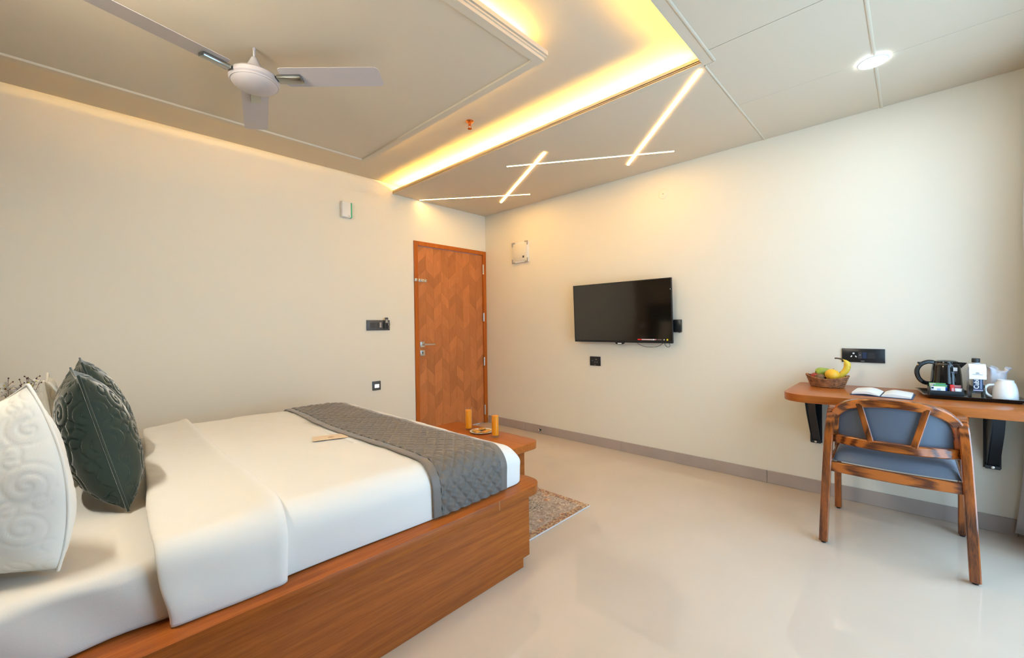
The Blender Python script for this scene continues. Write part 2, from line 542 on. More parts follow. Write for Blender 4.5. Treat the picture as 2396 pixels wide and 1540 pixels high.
def bar(name, pts, w, h, m, parent=None, bev=0.004, ups=None, scales=None, loc=None, closed=False):
    """rectangular section sweep (w across, h along up) with chamfered edges"""
    a, b = w/2, h/2
    c = bev
    sec = [(a-c, -b), (a, -b+c), (a, b-c), (a-c, b), (-a+c, b), (-a, b-c), (-a, -b+c), (-a+c, -b)]
    bm = bmesh.new()
    add_sweep(bm, pts, sec, closed, ups, scales)
    return fin(name, bm, m, parent, 30, loc)

def bez(p0, p1, p2, p3, n=12):
    out = []
    for k in range(n+1):
        t = k/n
        out.append(tuple((1-t)**3*a+3*(1-t)**2*t*b+3*(1-t)*t*t*c+t**3*e for a, b, c, e in zip(p0, p1, p2, p3)))
    return out

def crom(P, n=8):
    """catmull rom through points"""
    P = [Vector(p) for p in P]
    out = []
    for i in range(len(P)-1):
        a, b, c, e = P[max(i-1, 0)], P[i], P[i+1], P[min(i+2, len(P)-1)]
        for k in range(n):
            t = k/n
            out.append(0.5*((2*b)+(c-a)*t+(2*a-5*b+4*c-e)*t*t+(3*b-a-3*c+e)*t**3))
    out.append(P[-1])
    return out

def text_mesh(name, body, size, m, parent, mtx, extrude=0.0002, bold=0.0):
    cu = bpy.data.curves.new('tmp_text', 'FONT')
    cu.body = body
    cu.size = size
    cu.align_x = 'CENTER'; cu.align_y = 'CENTER'
    cu.extrude = extrude
    cu.offset = bold
    cu.resolution_u = 3
    to = bpy.data.objects.new('tmp_text', cu)
    COL.objects.link(to)
    dg = bpy.context.evaluated_depsgraph_get()
    me = bpy.data.meshes.new_from_object(to.evaluated_get(dg))
    bpy.data.objects.remove(to)
    bpy.data.curves.remove(cu)
    me.name = name
    me.transform(mtx)
    me.materials.clear()
    me.materials.append(m)
    return link_mesh(name, me, m, parent)

def grid_mesh(name, V, m, parent=None, closed_u=False, closed_v=False, smooth=180, cap_v=False):
    """V: array (nu, nv, 3)"""
    nu, nv = V.shape[:2]
    verts = V.reshape(-1, 3).tolist()
    faces = []
    for i in range(nu if closed_u else nu-1):
        i2 = (i+1) % nu
        for j in range(nv if closed_v else nv-1):
            j2 = (j+1) % nv
            faces.append((i*nv+j, i2*nv+j, i2*nv+j2, i*nv+j2))
    if cap_v:
        faces.append(tuple(range(nv))); faces.append(tuple((nu-1)*nv+j for j in range(nv)))
    me = bpy.data.meshes.new(name)
    me.from_pydata(verts, [], faces)
    bm = bmesh.new(); bm.from_mesh(me)
    bmesh.ops.recalc_face_normals(bm, faces=bm.faces)
    bm.to_mesh(me); bm.free()
    me.shade_smooth()
    if smooth < 180: me.set_sharp_from_angle(angle=math.radians(smooth))
    return link_mesh(name, me, m, parent)

def noise2(a, b, s=0):
    return (np.sin(a*3.1+s)*np.cos(b*2.7+1.3*s)+0.5*np.sin(a*7.3+b*5.1+2.1*s)+0.3*np.sin(b*11.7-a*4.3+s))/1.8

def mat_frame(o, ex, ey, ez):
    return Matrix(((ex[0], ey[0], ez[0], o[0]), (ex[1], ey[1], ez[1], o[1]), (ex[2], ey[2], ez[2], o[2]), (0, 0, 0, 1)))

# ================================================================== THE ROOM
t = 0.12
fl = box('floor', XH-t, XR+t, YF-t, YB+t, -0.1, 0.0, TILE)
tag(fl, 'glossy beige vitrified tile floor of the room', 'floor', kind='structure')
# door wall (left) with the door opening
DX0, DX1, DZ = 2.523, XR, 2.10
bm = bmesh.new()
add_box(bm, XH-t, DX0, YB, YB+t, 0, 2.75)
add_box(bm, DX0, XR+t, YB, YB+t, DZ, 2.75)
add_box(bm, XR, XR+t, YB, YB+t, 0, DZ)
tag(fin('wall_left', bm, WALL), 'cream painted wall with the wooden door at its end', 'wall', kind='structure')
tag(box('wall_right', XR, XR+t, YF-t, YB, 0, 2.75, WALL), 'cream painted wall carrying the television and desk', 'wall', kind='structure')
tag(box('wall_back', XH-t, XH, YF-t, YB, 0, 2.75, HEADWALL), 'brown wall behind the head of the bed', 'wall', kind='structure')
bm = bmesh.new()
add_box(bm, XH, WX0, YF-t, YF, 0, 2.75)
add_box(bm, WX1, XR, YF-t, YF, 0, 2.75)
add_box(bm, WX0, WX1, YF-t, YF, 0, WZ0)
add_box(bm, WX0, WX1, YF-t, YF, WZ1, 2.75)
tag(fin('wall_front', bm, WALL), 'cream painted wall with the wide window', 'wall', kind='structure')
# window
w = thing('window_1', 'wide aluminium framed sliding window letting in daylight', 'window', ((WX0+WX1)/2, YF-0.06, WZ0), kind='structure')
ww, wh = (WX1-WX0)/2, WZ1-WZ0
bm = bmesh.new()
add_box(bm, -ww, ww, -.03, .03, 0, .05); add_box(bm, -ww, ww, -.03, .03, wh-.05, wh)
add_box(bm, -ww, -ww+.05, -.03, .03, .05, wh-.05); add_box(bm, ww-.05, ww, -.03, .03, .05, wh-.05)
fin('window_frame', bm, ALU, w)
for x in (-ww/3, ww/3):
    box('mullion', x-.025, x+.025, -.03, .03, .05, wh-.05, ALU, w)
for k in range(3):
    x0 = -ww+2*ww/3*k
    box('pane', x0+.04, x0+2*ww/3-.04, -.003, .003, .05, wh-.05, WINGLASS, w)

# skirting
bb = thing('baseboard_right', 'grey brown tile skirting along the television wall', 'skirting', (XR, 0, 0), kind='structure')
joints = [YB-.03, 3.185, 1.985, 0.785, -0.415, YF]
for a, b in zip(joints, joints[1:]):
    box('skirting_tile', -.011, -.0005, b+.0012, a-.0012, 0.0005, .091, SKIRT, bb, bev=.0015, seg=1)
bb = thing('baseboard_left', 'grey brown tile skirting along the door wall behind the bed', 'skirting', (0, YB, 0), kind='structure')
for a, b in zip([XH, .6, 1.8], [.6, 1.8, DX0-.003]):
    box('skirting_tile', a+.001, b-.001, -.011, -.0005, .0005, .091, SKIRT, bb, bev=.0015, seg=1)

# ------------------------------------------------------------------ ceiling
LX, LY = 2.285, 0.787           # inner edge of the tray lip
ce = thing('ceiling', 'white false ceiling with lit cove tray and flat panels', 'ceiling', (0, 0, 0), kind='structure')
box('ceiling_slab', XH-t, XR+t, YF-t, YB+t, ZU, ZU+.1, CEIL, ce)
# carrier board of the lower ceiling, panels hang below it
bm = bmesh.new()
zb0, zb1 = ZC+.006, ZC+.020
add_box(bm, LX, XR, LY, YB, zb0, zb1)
add_box(bm, XH, XR, YF, LY, zb0, zb1)
fin('ceiling_board', bm, CEIL, ce)
bm = bmesh.new()
add_box(bm, LX+.13, LX+.15, LY-.15, YB, zb1, ZU)
add_box(bm, XH, LX+.15, LY-.15, LY-.13, zb1, ZU)
fin('cove_back', bm, CEIL, ce)
def cpanel(x0, x1, y0, y1):
    box('ceiling_panel', x0, x1, y0, y1, ZC, zb0, CEIL, ce, bev=.0012, seg=1)
g = .0035
cpanel(LX+.0305, XR, LY-.002, YB)
jx = [XH, 0.85, 2.2, 2.885, XR]
Y1, Y2 = 0.782, 0.135
for a, b in zip(jx, jx[1:]):
    ga = .0012
    if b <= 2.25:
        cpanel(a+ga, b-ga, Y2+.0045, .735-.002)
    elif a < 2.3:
        prism('ceiling_panel', [(a+ga, Y2+.0045), (b-ga, Y2+.0045), (b-ga, Y1-.002), (LX+.030, Y1-.002), (LX+.030, .733), (a+ga, .733)], ZC, zb0, CEIL, ce, smooth=None)
    else:
        cpanel(a+ga, b-ga, Y2+.0045, (Y1-.002))
for a, b in zip(jx, jx[1:]):
    cpanel(a+.0012, b-.0012, YF, Y2-.0045)
def bead(x0, x1, y, wd=.008):
    sec = [(wd*math.cos(PI*k/6), -.0042*math.sin(PI*k/6)) for k in range(7)]
    bm = bmesh.new()
    add_sweep(bm, [(x0, y, ZC-.0001), (x1, y, ZC-.0001)], sec)
    fin('joint_bead', bm, CEIL, ce, 50)
bead(LX+.035, XR, Y1+.001, .006)
bead(XH, XR, Y2, .0085)
bead(XH, LX+.02, .732, .008)
# lip mouldings (stepped) around the tray opening
def moulding(name, pts, parent, prof, ups=(0, 0, 1)):
    bm = bmesh.new()
    add_sweep(bm, pts, prof, ups=ups)
    return fin(name, bm, CEIL, parent)
# profile: a = outward of tray centre, b = up; drawn for +x side lip running along +y  (side = t x up = +x)
lip = [(.030, 0), (.0, 0), (0, .010), (.004, .010), (.004, .015), (.0, .015), (0, .036), (.012, .036), (.012, .020), (.030, .020)]
bm = bmesh.new()
for P, sgn in (([(LX, LY-.001, ZC), (LX, YB, ZC)], 1),):
    add_sweep(bm, P, lip)
fin('cove_moulding', bm, CEIL, ce)
lip2 = [(.052, 0), (.0, 0), (0, .036), (-.0, .036), (.012, .036), (.012, .020), (.052, .020)]
bm = bmesh.new()
# the y side: tray lies at +y of it; sweep along -x gives side = t x up = (-1,0,0)x(0,0,1) = (0,1,0); mirror the profile
add_sweep(bm, [(LX+.028, LY, ZC), (XH, LY, ZC)], [(-a, b) for a, b in lip2])
fin('cove_moulding', bm, CEIL, ce)
# hanging island panel in the tray
IX1, IY0, IY1 = 1.706, 1.366, 3.272
ZI = 2.542
bm = bmesh.new()
add_box(bm, XH+.0, IX1-.045, IY0+.045, IY1-.045, ZI+.012, ZI+.03)
fin('island_panel', bm, CEIL, ce)
bm = bmesh.new()
def ring_edge(x1, y0, y1, w_, z0, z1):
    add_box(bm, XH, x1, y0, y0+w_, z0, z1)
    add_box(bm, XH, x1, y1-w_, y1, z0, z1)
    add_box(bm, x1-w_, x1, y0+w_, y1-w_, z0, z1)
ring_edge(IX1, IY0, IY1, .045, ZI, ZI+.016)
ring_edge(IX1+.008, IY0-.008, IY1+.008, .05, ZI+.016, ZI+.024)
ring_edge(IX1+.003, IY0-.003, IY1+.003, .05, ZI+.024, ZI+.030)
ring_edge(IX1+.014, IY0-.014, IY1+.014, .06, ZI+.030, ZI+.052)
fin('island_moulding', bm, CEIL, ce)
bm = bmesh.new()
add_box(bm, XH, IX1-.10, IY0+.10, IY1-.10, ZI+.03, ZU)
fin('island_hanger', bm, CEIL, ce)

# LED strips hidden in the coves
def strip(name, label, x0, x1, y0, y1, z, m, grp='hidden warm LED strips of the ceiling coves'):
    o = box(name, x0, x1, y0, y1, z, z+.004, m)
    return tag(o, label, 'led strip', grp)
strip('led_strip', 'warm LED strip in the ceiling cove beside the linear lights', LX+.045, LX+.057, LY+.06, YB-.02, zb1+.001, LED_COVE)
strip('led_strip', 'warm LED strip in the ceiling cove beside the flat ceiling panels', XH+.05, LX-.05, LY-.075, LY-.063, zb1+.001, LED_COVE)
strip('led_strip', 'warm LED strip on the window side of the hanging ceiling island', XH+.05, IX1-.12, IY0+.045, IY0+.055, ZI+.053, LED_ISL)
strip('led_strip', 'warm LED strip on the television side of the hanging ceiling island', IX1-.075, IX1-.065, IY0+.13, IY1-.13, ZI+.053, LED_ISL2)
strip('led_strip', 'warm LED strip on the door wall side of the hanging ceiling island', XH+.05, IX1-.12, IY1-.075, IY1-.065, ZI+.053, LED_ISL2)

# linear lights in the ceiling
def linear(label, a, b, dz=0.0):
    a, b = Vector((*a, 0)), Vector((*b, 0))
    L = (b-a).length
    th = thing('linear_light', label, 'ceiling light', ((a.x+b.x)/2, (a.y+b.y)/2, ZC-dz), math.atan2(b.y-a.y, b.x-a.x), 'crossing linear ceiling lights')
    bm = bmesh.new()
    add_box(bm, -L/2, L/2, -.0105, -.0085, -.004, -.0002); add_box(bm, -L/2, L/2, .0085, .0105, -.004, -.0002)
    add_box(bm, -L/2, -L/2+.003, -.0085, .0085, -.004, -.0002); add_box(bm, L/2-.003, L/2, -.0085, .0085, -.004, -.0002)
    fin('housing', bm, WHITEP, th)
    box('diffuser', -L/2+.003, L/2-.003, -.0084, .0084, -.0036, -.0003, LED_LINE, th)
linear('glowing linear ceiling light ending at the door wall', (2.591, 3.79), (3.287, 2.836))
linear('short glowing linear ceiling light crossing two others above the door', (3.270, 3.246), (2.579, 2.07), .0049)
linear('glowing linear ceiling light across the middle of the zigzag above the television', (2.573, 2.483), (3.280, 1.341))
linear('glowing linear ceiling light ending at the corner of the ceiling cove', (3.276, 1.737), (2.336, .812), .0049)

# round downlight
def downlight(label, x, y):
    dl = thing('downlight', label, 'ceiling light', (x, y, ZC))
    lathe('trim_ring', [(.064, -.0045), (.066, -.007), (.060, -.010), (.054, -.008), (.054, -.0045)], WHITEP, dl, 40)
    lathe('diffuser', [(0, -.0085), (.0535, -.0085), (.0535, -.0045), (0, -.0045)], LED_DOWN, dl, 40)
downlight('round white recessed downlight glowing above the desk', 2.893, .142)
# tube light high on the head wall, just outside the picture
tl = thing('tube_light', 'slim white tube light high on the head wall', 'wall light', (XH, 1.70, 2.33))
box('housing', .0005, .022, -.30, .30, -.016, .016, WHITEP, tl, .003)
tube('tube', [(.034, -.29, 0), (.034, .29, 0)], .011, LED_TUBE, tl, 12)
for s_ in (-.296, .296):
    box('end_cap', .022, .048, s_-.005, s_+.005, -.014, .014, WHITEP, tl, .002)

# sprinkler head
sp = thing('sprinkler', 'copper fire sprinkler head on the cove ceiling', 'sprinkler', (1.972, 2.257, ZU))
lathe('escutcheon', [(0, -.001), (.028, -.001), (.029, -.004), (.020, -.011), (.011, -.013), (0, -.013)], COPPER, sp, 28)
lathe('body', [(0, -.012), (.010, -.012), (.010, -.030), (.006, -.032), (0, -.032)], COPPER, sp, 20)
for s in (-1, 1):
    tube('arm', [(s*.008, 0, -.03), (s*.013, 0, -.040), (s*.009, 0, -.050), (0, 0, -.053)], .0022, COPPER, sp, 8)
lathe('deflector', [(0, -.052), (.014, -.052), (.015, -.0545), (0, -.0555)], COPPER, sp, 16)

# ------------------------------------------------------------------ ceiling fan
fan = thing('ceiling_fan', 'white three bladed ceiling fan with grey chrome blade holders', 'fan', (.645, 2.32, ZI+.012))
zf = 2.405-(ZI+.012)
lathe('canopy', [(0, 0), (.006, -.0), (.007, -.002), (.007, -.012), (0, -.012)], FANW, fan, 16)
lathe('downrod', [(.0055, -.002), (.0055, zf+.07), (0, zf+.07)], FANW, fan, 14)
lathe('cup', [(.008, zf+.105), (.013, zf+.10), (.030, zf+.065), (.045, zf+.032), (.050, zf+.024), (0, zf+.024)], FANW, fan, 32)
lathe('motor', [(0, zf+.028), (.060, zf+.026), (.100, zf+.016), (.109, zf+.006), (.109, zf-.012), (.103, zf-.017)], FANW, fan, 56)
lathe('gold_band', [(.070, zf+.0245), (.0735, zf+.0262), (.078, zf+.0225)], mat('gold_trim', (.5, .36, .08), .3, metal=1), fan, 56)
lathe('bottom_dome', [(.1035, zf-.0165), (.106, zf-.021), (.1035, zf-.026), (.099, zf-.026), (.097, zf-.030), (.080, zf-.044), (.050, zf-.055), (.020, zf-.060), (0, zf-.061)], FANW, fan, 56)
for a in (74, 194, -46):
    R = Matrix.Rotation(math.radians(a), 4, 'Z')
    pit = Matrix.Translation((0, 0, zf+.004)) @ Matrix.Rotation(math.radians(-9), 4, 'X')
    bl = prism('blade', rrect(.135, .615, -.062, .062, .02, 5, (.022, .018, .018, .022)), .0, .0022, FANW, fan, mtx=R @ pit, smooth=30)
    # slight crease along the blade
    hold = bmesh.new()
    add_box(hold, .116, .232, -.024, .024, -.018, -.0005, .004, 2, R @ pit)
    fin('blade_holder', hold, DCHROME, fan, 35)
    ar = bmesh.new()
    add_box(ar, .095, .130, -.016, .016, -.011, -.002, .002, 1, R @ pit)
    fin('blade_arm', ar, BLACKM, fan, 35)

# ================================================================== DOOR
dr = thing('door_1', 'wooden door with chevron veneer and orange wood frame', 'door', ((DX0+DX1)/2, YB, 0), kind='structure')
hw = (DX1-DX0)/2-.002
fw = .047
bm = bmesh.new()
add_box(bm, -hw, -hw+fw, -.012, .09, 0, DZ-.001, .003, 1)
add_box(bm, hw-fw, hw, -.012, .09, 0, DZ-.001, .003, 1)
add_box(bm, -hw+fw, hw-fw, -.012, .09, DZ-fw, DZ-.001, .003, 1)
fin('frame', bm, FRAMEW, dr, 30)
lx0, lx1, lz0, lz1 = -hw+fw+.003, hw-fw-.003, .006, DZ-fw-.004
leaf = box('leaf', lx0, lx1, .010, .045, lz0, lz1, FRAMEW, dr)
# chevron veneer pieces, each its own thin plate
def clip_poly(poly, zmin, zmax):
    def cut(P, keep, inter):
        out = []
        for i in range(len(P)):
            a, b = P[i], P[(i+1) % len(P)]
            if keep(a): out.append(a)
            if keep(a) != keep(b): out.append(inter(a, b))
        return out
    def it(zc):
        return lambda a, b: (a[0]+(b[0]-a[0])*(zc-a[1])/(b[1]-a[1]), zc)
    P = cut(poly, lambda p: p[1] >= zmin, it(zmin))
    if P: P = cut(P, lambda p: p[1] <= zmax, it(zmax))
    return P
NC = 9
cw = (lx1-lx0)/NC
gap = .0006
hts = [.135, .10, .125, .115, .145, .105]
for c in range(NC):
    x0, x1 = lx0+c*cw+gap, lx0+(c+1)*cw-gap
    up = (c % 2 == 0)          # piece rises to the right
    za, zb_ = (-.094, 0) if up else (0, -.094)
    z = lz0-.12
    k = 0
    while z < lz1+.12:
        h = hts[k % len(hts)]
        P = [(x0, z+za+gap), (x1, z+zb_+gap), (x1, z+zb_+h-gap), (x0, z+za+h-gap)]
        P = clip_poly(P, lz0+.001, lz1-.001)
        if len(P) >= 3:
            prism('veneer_piece', P, .0082+.0006*((c*7+k*5) % 3)/2, .0101, VENEER, leaf, axis='Y', smooth=None)
        z += h
        k += 1
def dpos(x, z): return (x-(DX0+DX1)/2, z)
# lever handle
hx, hz = dpos(2.622, .997)
h = box('lever_handle', hx-.028, hx+.028, .0005, .0078, hz-.030, hz+.030, CHROME, dr, .002)
lathe('handle_neck', [(0, 0), (.010, 0), (.010, .045), (0, .045)], CHROME, h, 20, Matrix.Translation((hx, .0, hz)) @ Matrix.Rotation(PI/2, 4, 'X'))
bar('lever', [(hx-.012, -.046, hz), (hx+.02, -.048, hz), (hx+.085, -.046, hz-.002), (hx+.13, -.042, hz-.003)], .012, .016, CHROME, h, .003)
kx, kz = dpos(2.622, .905)
k_ = box('keyhole_plate', kx-.028, kx+.028, .0005, .0078, kz-.030, kz+.030, CHROME, dr, .002)
lathe('keyhole', [(0, 0), (.007, 0), (.007, .001), (0, .001)], BLACK, k_, 16, Matrix.Translation((kx, .0003, kz+.005)) @ Matrix.Rotation(PI/2, 4, 'X'))
box('keyhole_slot', kx-.003, kx+.003, -.0008, .0003, kz-.016, kz+.003, BLACK, k_)
# tower bolt
bx, bz = dpos(2.612, 1.684)
tb = box('tower_bolt', bx-.045, bx+.075, .004, .0078, bz-.016, bz+.016, CHROME, dr, .001)
tube('bolt_rod', [(bx-.075, -.003, bz), (bx+.07, -.003, bz)], .007, CHROME, tb, 12)
for xx in (bx-.03, bx+.005, bx+.055):
    box('bolt_guide', xx-.007, xx+.007, -.013, .004, bz-.013, bz+.013, CHROME, tb, .002)
tube('bolt_knob', [(bx+.03, -.01, bz), (bx+.03, -.026, bz-.016)], .005, CHROME, tb, 10)
box('bolt_keeper', bx-.088, bx-.062, -.026, -.0125, bz-.016, bz+.016, CHROME, tb, .002)
for z0, z1 in ((1.82, 1.935), (1.245, 1.344), (.705, .805), (.102, .222)):
    hgx = hw-fw-.001
    hg = box('hinge', hgx-.012, hgx+.010, -.0145, -.0122, z0, z1, CHROME, dr, .0008, 1)
    tube('hinge_pin', [(hgx-.004, -.014, z0-.002), (hgx-.004, -.014, z1+.002)], .006, CHROME, hg, 10)

# ================================================================== WALL FITTINGS
# --- on the television wall (face -x).  local: a = to the right seen from the room (-y), b = up
def wall_right(name, label, cat, y, z, group=None):
    th = thing(name, label, cat, (XR, y, z), 0, group)
    return th
def wbox(name, par, a0, a1, b0, b1, d0, d1, m, bev=0.0, seg=2):
    """box on the right wall: a right, b up, d out of the wall"""
    return box(name, -d1, -d0, -a1, -a0, b0, b1, m, par, bev, seg)
def wdisc(name, par, a, b, r, d0, d1, m, seg=28):
    return lathe(name, [(0, d0), (r, d0), (r, d1), (0, d1)], m, par, seg, Matrix.Translation((0, -a, b)) @ Matrix.Rotation(-PI/2, 4, 'Y'))

# television
tv = thing('television', 'flat black television mounted on the cream wall, switched off', 'television', (3.4795, 1.945, 1.02))
TLT = Matrix.Rotation(math.radians(-2.3), 4, 'Y')   # top tips into the room
def tbox(name, x0, x1, y0, y1, z0, z1, m, par=tv, bev=0.0, seg=2):
    return box(name, x0, x1, y0, y1, z0, z1, m, par, bev, seg, mtx=TLT)
TW, TH = .4935, .552
tbox('casing', .003, .026, -TW+.002, TW-.002, 0, TH, BLACKM, bev=.003)
tbox('rear_housing', .026, .052, -.33, .33, .05, .34, BLACKM, bev=.008)
tbox('screen', .0005, .0035, -TW+.008, TW-.008, .022, TH-.006, SCREEN)
bm = bmesh.new()
add_box(bm, -.001, .004, -TW, TW, 0, .021, .001, 1, TLT)
add_box(bm, -.001, .004, -TW, -TW+.0075, .021, TH, 0, 1, TLT)
add_box(bm, -.001, .004, TW-.0075, TW, .021, TH, 0, 1, TLT)
add_box(bm, -.001, .004, -TW+.0075, TW-.0075, TH-.0055, TH, 0, 1, TLT)
fin('bezel', bm, BLACK, tv, 30)
bg_ = prism('badge', [(-.050, 0), (.050, 0), (.038, -.012), (.030, -.016), (-.030, -.016), (-.038, -.012)], 0, .014, BLACK, tv, axis='X', bev=.001)
box('badge_mark', -.0008, .0004, -.020, .020, -.0125, -.0045, WPRINT, bg_)
# sticker along the lower right of the screen
st = tbox('sticker', -.0002, .0004, -.470, -.175, .024, .036, BLACK)
def stk(a0, a1, b0, b1, m, nm):
    tbox(nm, -.0007, -.0003, -a1, -a0, b0, b1, m, st)
stk(.178, .214, .0245, .0355, RED, 'sticker_block')
stk(.217, .305, .0245, .0355, mat('pink_print', (.60, .45, .45), .5), 'sticker_block')
stk(.307, .335, .0245, .0355, WPRINT, 'sticker_block')
stk(.313, .321, .0265, .0335, TEAL, 'sticker_dot')
stk(.337, .352, .0245, .0355, PINK, 'sticker_block')
stk(.341, .348, .0275, .0325, WPRINT, 'sticker_dot')
for q in range(5):
    stk(.362+q*.0075, .3665+q*.0075, .0265, .0325, mat('mauve_text', (.35, .22, .24), .5) if q == 0 else MATS['mauve_text'], 'sticker_letter')
lathe('sticker_dot', [(0, 0), (.005, 0), (.005, .0005), (0, .0005)], WPRINT, st, 16, TLT @ Matrix.Translation((-.0003, -.420, .030)) @ Matrix.Rotation(-PI/2, 4, 'Y'))
lathe('sticker_dot', [(0, 0), (.008, 0), (.008, .0005), (0, .0005)], YEL, st, 16, TLT @ Matrix.Translation((-.0003, -.448, .030)) @ Matrix.Rotation(-PI/2, 4, 'Y'))
tbox('side_label', -.0008, .0002, -TW+.001, -TW+.012, TH-.10, TH-.092, WPRINT)
box('wall_mount', .045, XR-3.4795-.0005, -.12, .12, .12, .42, STEELBK, tv, .002)
# streaming box stuck behind the right edge
sb_ = thing('set_top_box', 'small black box on the wall beside the right television edge', 'media box', (XR, 1.425, 1.165))
wbox('case', sb_, -.045, .022, -.052, .055, .0005, .028, BLACK, .004)
wbox('port', sb_, -.002, .010, -.057, -.052, .008, .02, DGREYP)
cb = thing('television_cable', 'thin black cable sagging below the television', 'cable', (XR-.05, 1.70, 1.0))
tube('cord', crom([(.02, .10, .035), (.012, .085, .012), (0, .02, -.012), (0, -.06, -.016), (0, -.115, -.005), (.005, -.15, .02)], 6), .0022, BLACK, cb, 6)
tube('loop', crom([(0, -.165, .022), (0, -.175, -.002), (0, -.195, -.014), (0, -.212, -.002), (0, -.205, .02)], 6), .0022, BLACK, cb, 6)

# socket below the television
def wall_socket(name, label, y, z, wdt, hgt, cat='socket'):
    th = wall_right(name, label, cat, y, z)
    wbox('plate', th, -wdt/2, wdt/2, -hgt/2, hgt/2, .0005, .0095, BLACK, .002)
    return th
s1 = wall_socket('wall_socket', 'small square black power socket below the television', 2.254, .829, .118, .090)
wbox('socket_module', s1, -.022, .042, -.030, .028, .0095, .0105, BLACKM)
for a, b, rr_ in ((-.028, .004, .0035), (.013, .016, .0045), (.000, -.010, .0035), (.024, -.010, .0035)):
    wdisc('socket_hole', s1, a, b, rr_, .0105, .0112, GREYP, 12)
wbox('maker_mark', s1, -.008, .010, -.038, -.035, .0095, .0099, GREYP)
# long switch board above the desk
s2 = wall_socket('switch_board', 'long black switch and socket plate above the desk', .233, .9625, .216, .089, 'switch board')
wbox('socket_module', s2, -.068, -.026, -.020, .022, .0095, .0105, BLACK, .0008, 1)
wdisc('socket_hole', s2, -.047, .0135, .0055, .0105, .0113, WHITEP, 16)
for s in (-1, 1):
    m_ = Matrix.Translation((0, .047+(-s)*.0115, -.0065)) @ Matrix.Rotation(s*-.6, 4, 'X')
    bm = bmesh.new()
    add_box(bm, -.0113, -.0105, -.003, .003, -.0055, .0055)
    for v in bm.verts: v.co = m_ @ v.co
    fin('socket_hole', bm, WHITEP, s2)
wbox('usb_module', s2, -.025, -.004, -.020, .022, .0095, .0110, MGREYP, .0008, 1)
wbox('indicator', s2, -.016, -.012, .002, .0045, .0110, .0114, WPRINT)
wbox('rocker_switch', s2, -.003, .019, -.020, .022, .0095, .0125, TEAL, .001, 1)
wbox('socket_module', s2, .0205, .064, -.020, .022, .0095, .0105, BLACKM, .0008, 1)
for a, b in ((.036, .010), (.048, .010), (.042, .002), (.036, -.008), (.048, -.008)):
    wdisc('socket_hole', s2, a, b, .0028, .0105, .0110, MGREYP, 12)
wbox('maker_mark', s2, -.011, .008, -.0375, -.034, .0095, .0099, GREYP)
# distribution box high on the wall
db = wall_right('distribution_box', 'cream metal distribution box with grey corner caps high beside the door', 'electrical box', 3.2175, 2.016)
wbox('case', db, -.118, .118, -.115, .115, .0005, .022, WHITEP, .003)
wbox('lid', db, -.098, .098, -.095, .095, .022, .028, mat('cream_enamel', (.74, .70, .60), .4), .003)
for a in (-1, 1):
    for b in (-1, 1):
        pts = [(0, 0), (.045, 0), (.045, .013), (.013, .013), (.013, .045), (0, .045)]
        pts = [(-a*(.121-p), b*(.118-q)) for p, q in pts]
        prism('corner_cap', pts, -.031, -.0225, GREYP, db, axis='X')
wbox('latch', db, .045, .068, -.068, -.044, .028, .031, DGREYP, .001, 1)
wbox('latch_slot', db, .053, .060, -.062, -.050, .031, .0316, BLACK)
# faint round cover and the small pipe cap at the skirting
rc = wall_right('round_cover_plate', 'wall coloured round cover plate high above the television', 'cover plate', 1.556, 2.307)
lathe('disc', [(0, .0055), (.034, .005), (.042, .003), (.044, .0005), (0, .0005)], WALL, rc, 36, Matrix.Rotation(-PI/2, 4, 'Y'))
wdisc('screw', rc, .0, .0, .005, .005, .0065, GREYP, 12)
ds = wall_right('door_stopper', 'tiny round metal door stopper on the grey skirting', 'door stopper', 2.958, .043)
lathe('base', [(0, .0115), (.020, .0115), (.020, .016), (.013, .019), (0, .019)], CHROME, ds, 24, Matrix.Rotation(-PI/2, 4, 'Y'))
lathe('buffer', [(0, .018), (.012, .018), (.014, .028), (.013, .040), (.008, .044), (0, .044)], RUBBER, ds, 20, Matrix.Rotation(-PI/2, 4, 'Y'))
lathe('cap', [(.0125, .041), (.0085, .0455), (0, .046)], CHROME, ds, 20, Matrix.Rotation(-PI/2, 4, 'Y'))

# --- on the door wall (face -y): a = +x right, b up, d out of wall
def wall_left(name, label, cat, x, z, group=None):
    return thing(name, label, cat, (x, YB, z), 0, group)
def lbox(name, par, a0, a1, b0, b1, d0, d1, m, bev=0.0, seg=2):
    return box(name, a0, a1, -d1, -d0, b0, b1, m, par, bev, seg)
fr = wall_left('air_freshener', 'small white wall device with a green side strip near the ceiling', 'wall device', 1.785, 2.276)
lbox('case', fr, -.045, .040, -.072, .072, .0005, .045, WHITEP, .008)
lbox('green_strip', fr, .0405, .054, -.070, .070, .003, .040, GREEN, .003)
lbox('button', fr, .014, .026, -.062, -.056, .045, .0465, GREYP)
sw = wall_left('key_switch_plate', 'dark grey switch plate with key card holder on the door wall', 'switch board', 2.1035, 1.207)
lbox('plate', sw, -.1225, .1225, -.050, .050, .0005, .011, DGREYP, .002)
for q, a in enumerate((-.088, -.064, -.040, -.016)):
    lbox('rocker_switch', sw, a, a+.0225, -.024, .026, .011, .0135, MGREYP if q != 2 else mat('slate_plastic', (.06, .06, .062), .4), .001, 1)
lbox('rocker_switch', sw, .010, .030, -.022, .028, .011, .0135, GREYP, .001, 1)
lbox('card_holder', sw, .052, .092, -.034, .030, .011, .030, BLACKM, .004)
ky = wall_left('key_bunch', 'bunch of keys with a dark fob hanging from the switch plate', 'keys', 2.175, 1.235)
lbox('fob', ky, -.016, .018, -.010, .048, .032, .042, DGREYP, .004)
lbox('fob_label', ky, -.011, .011, -.004, .028, .042, .0426, GREYP)
bm = bmesh.new()
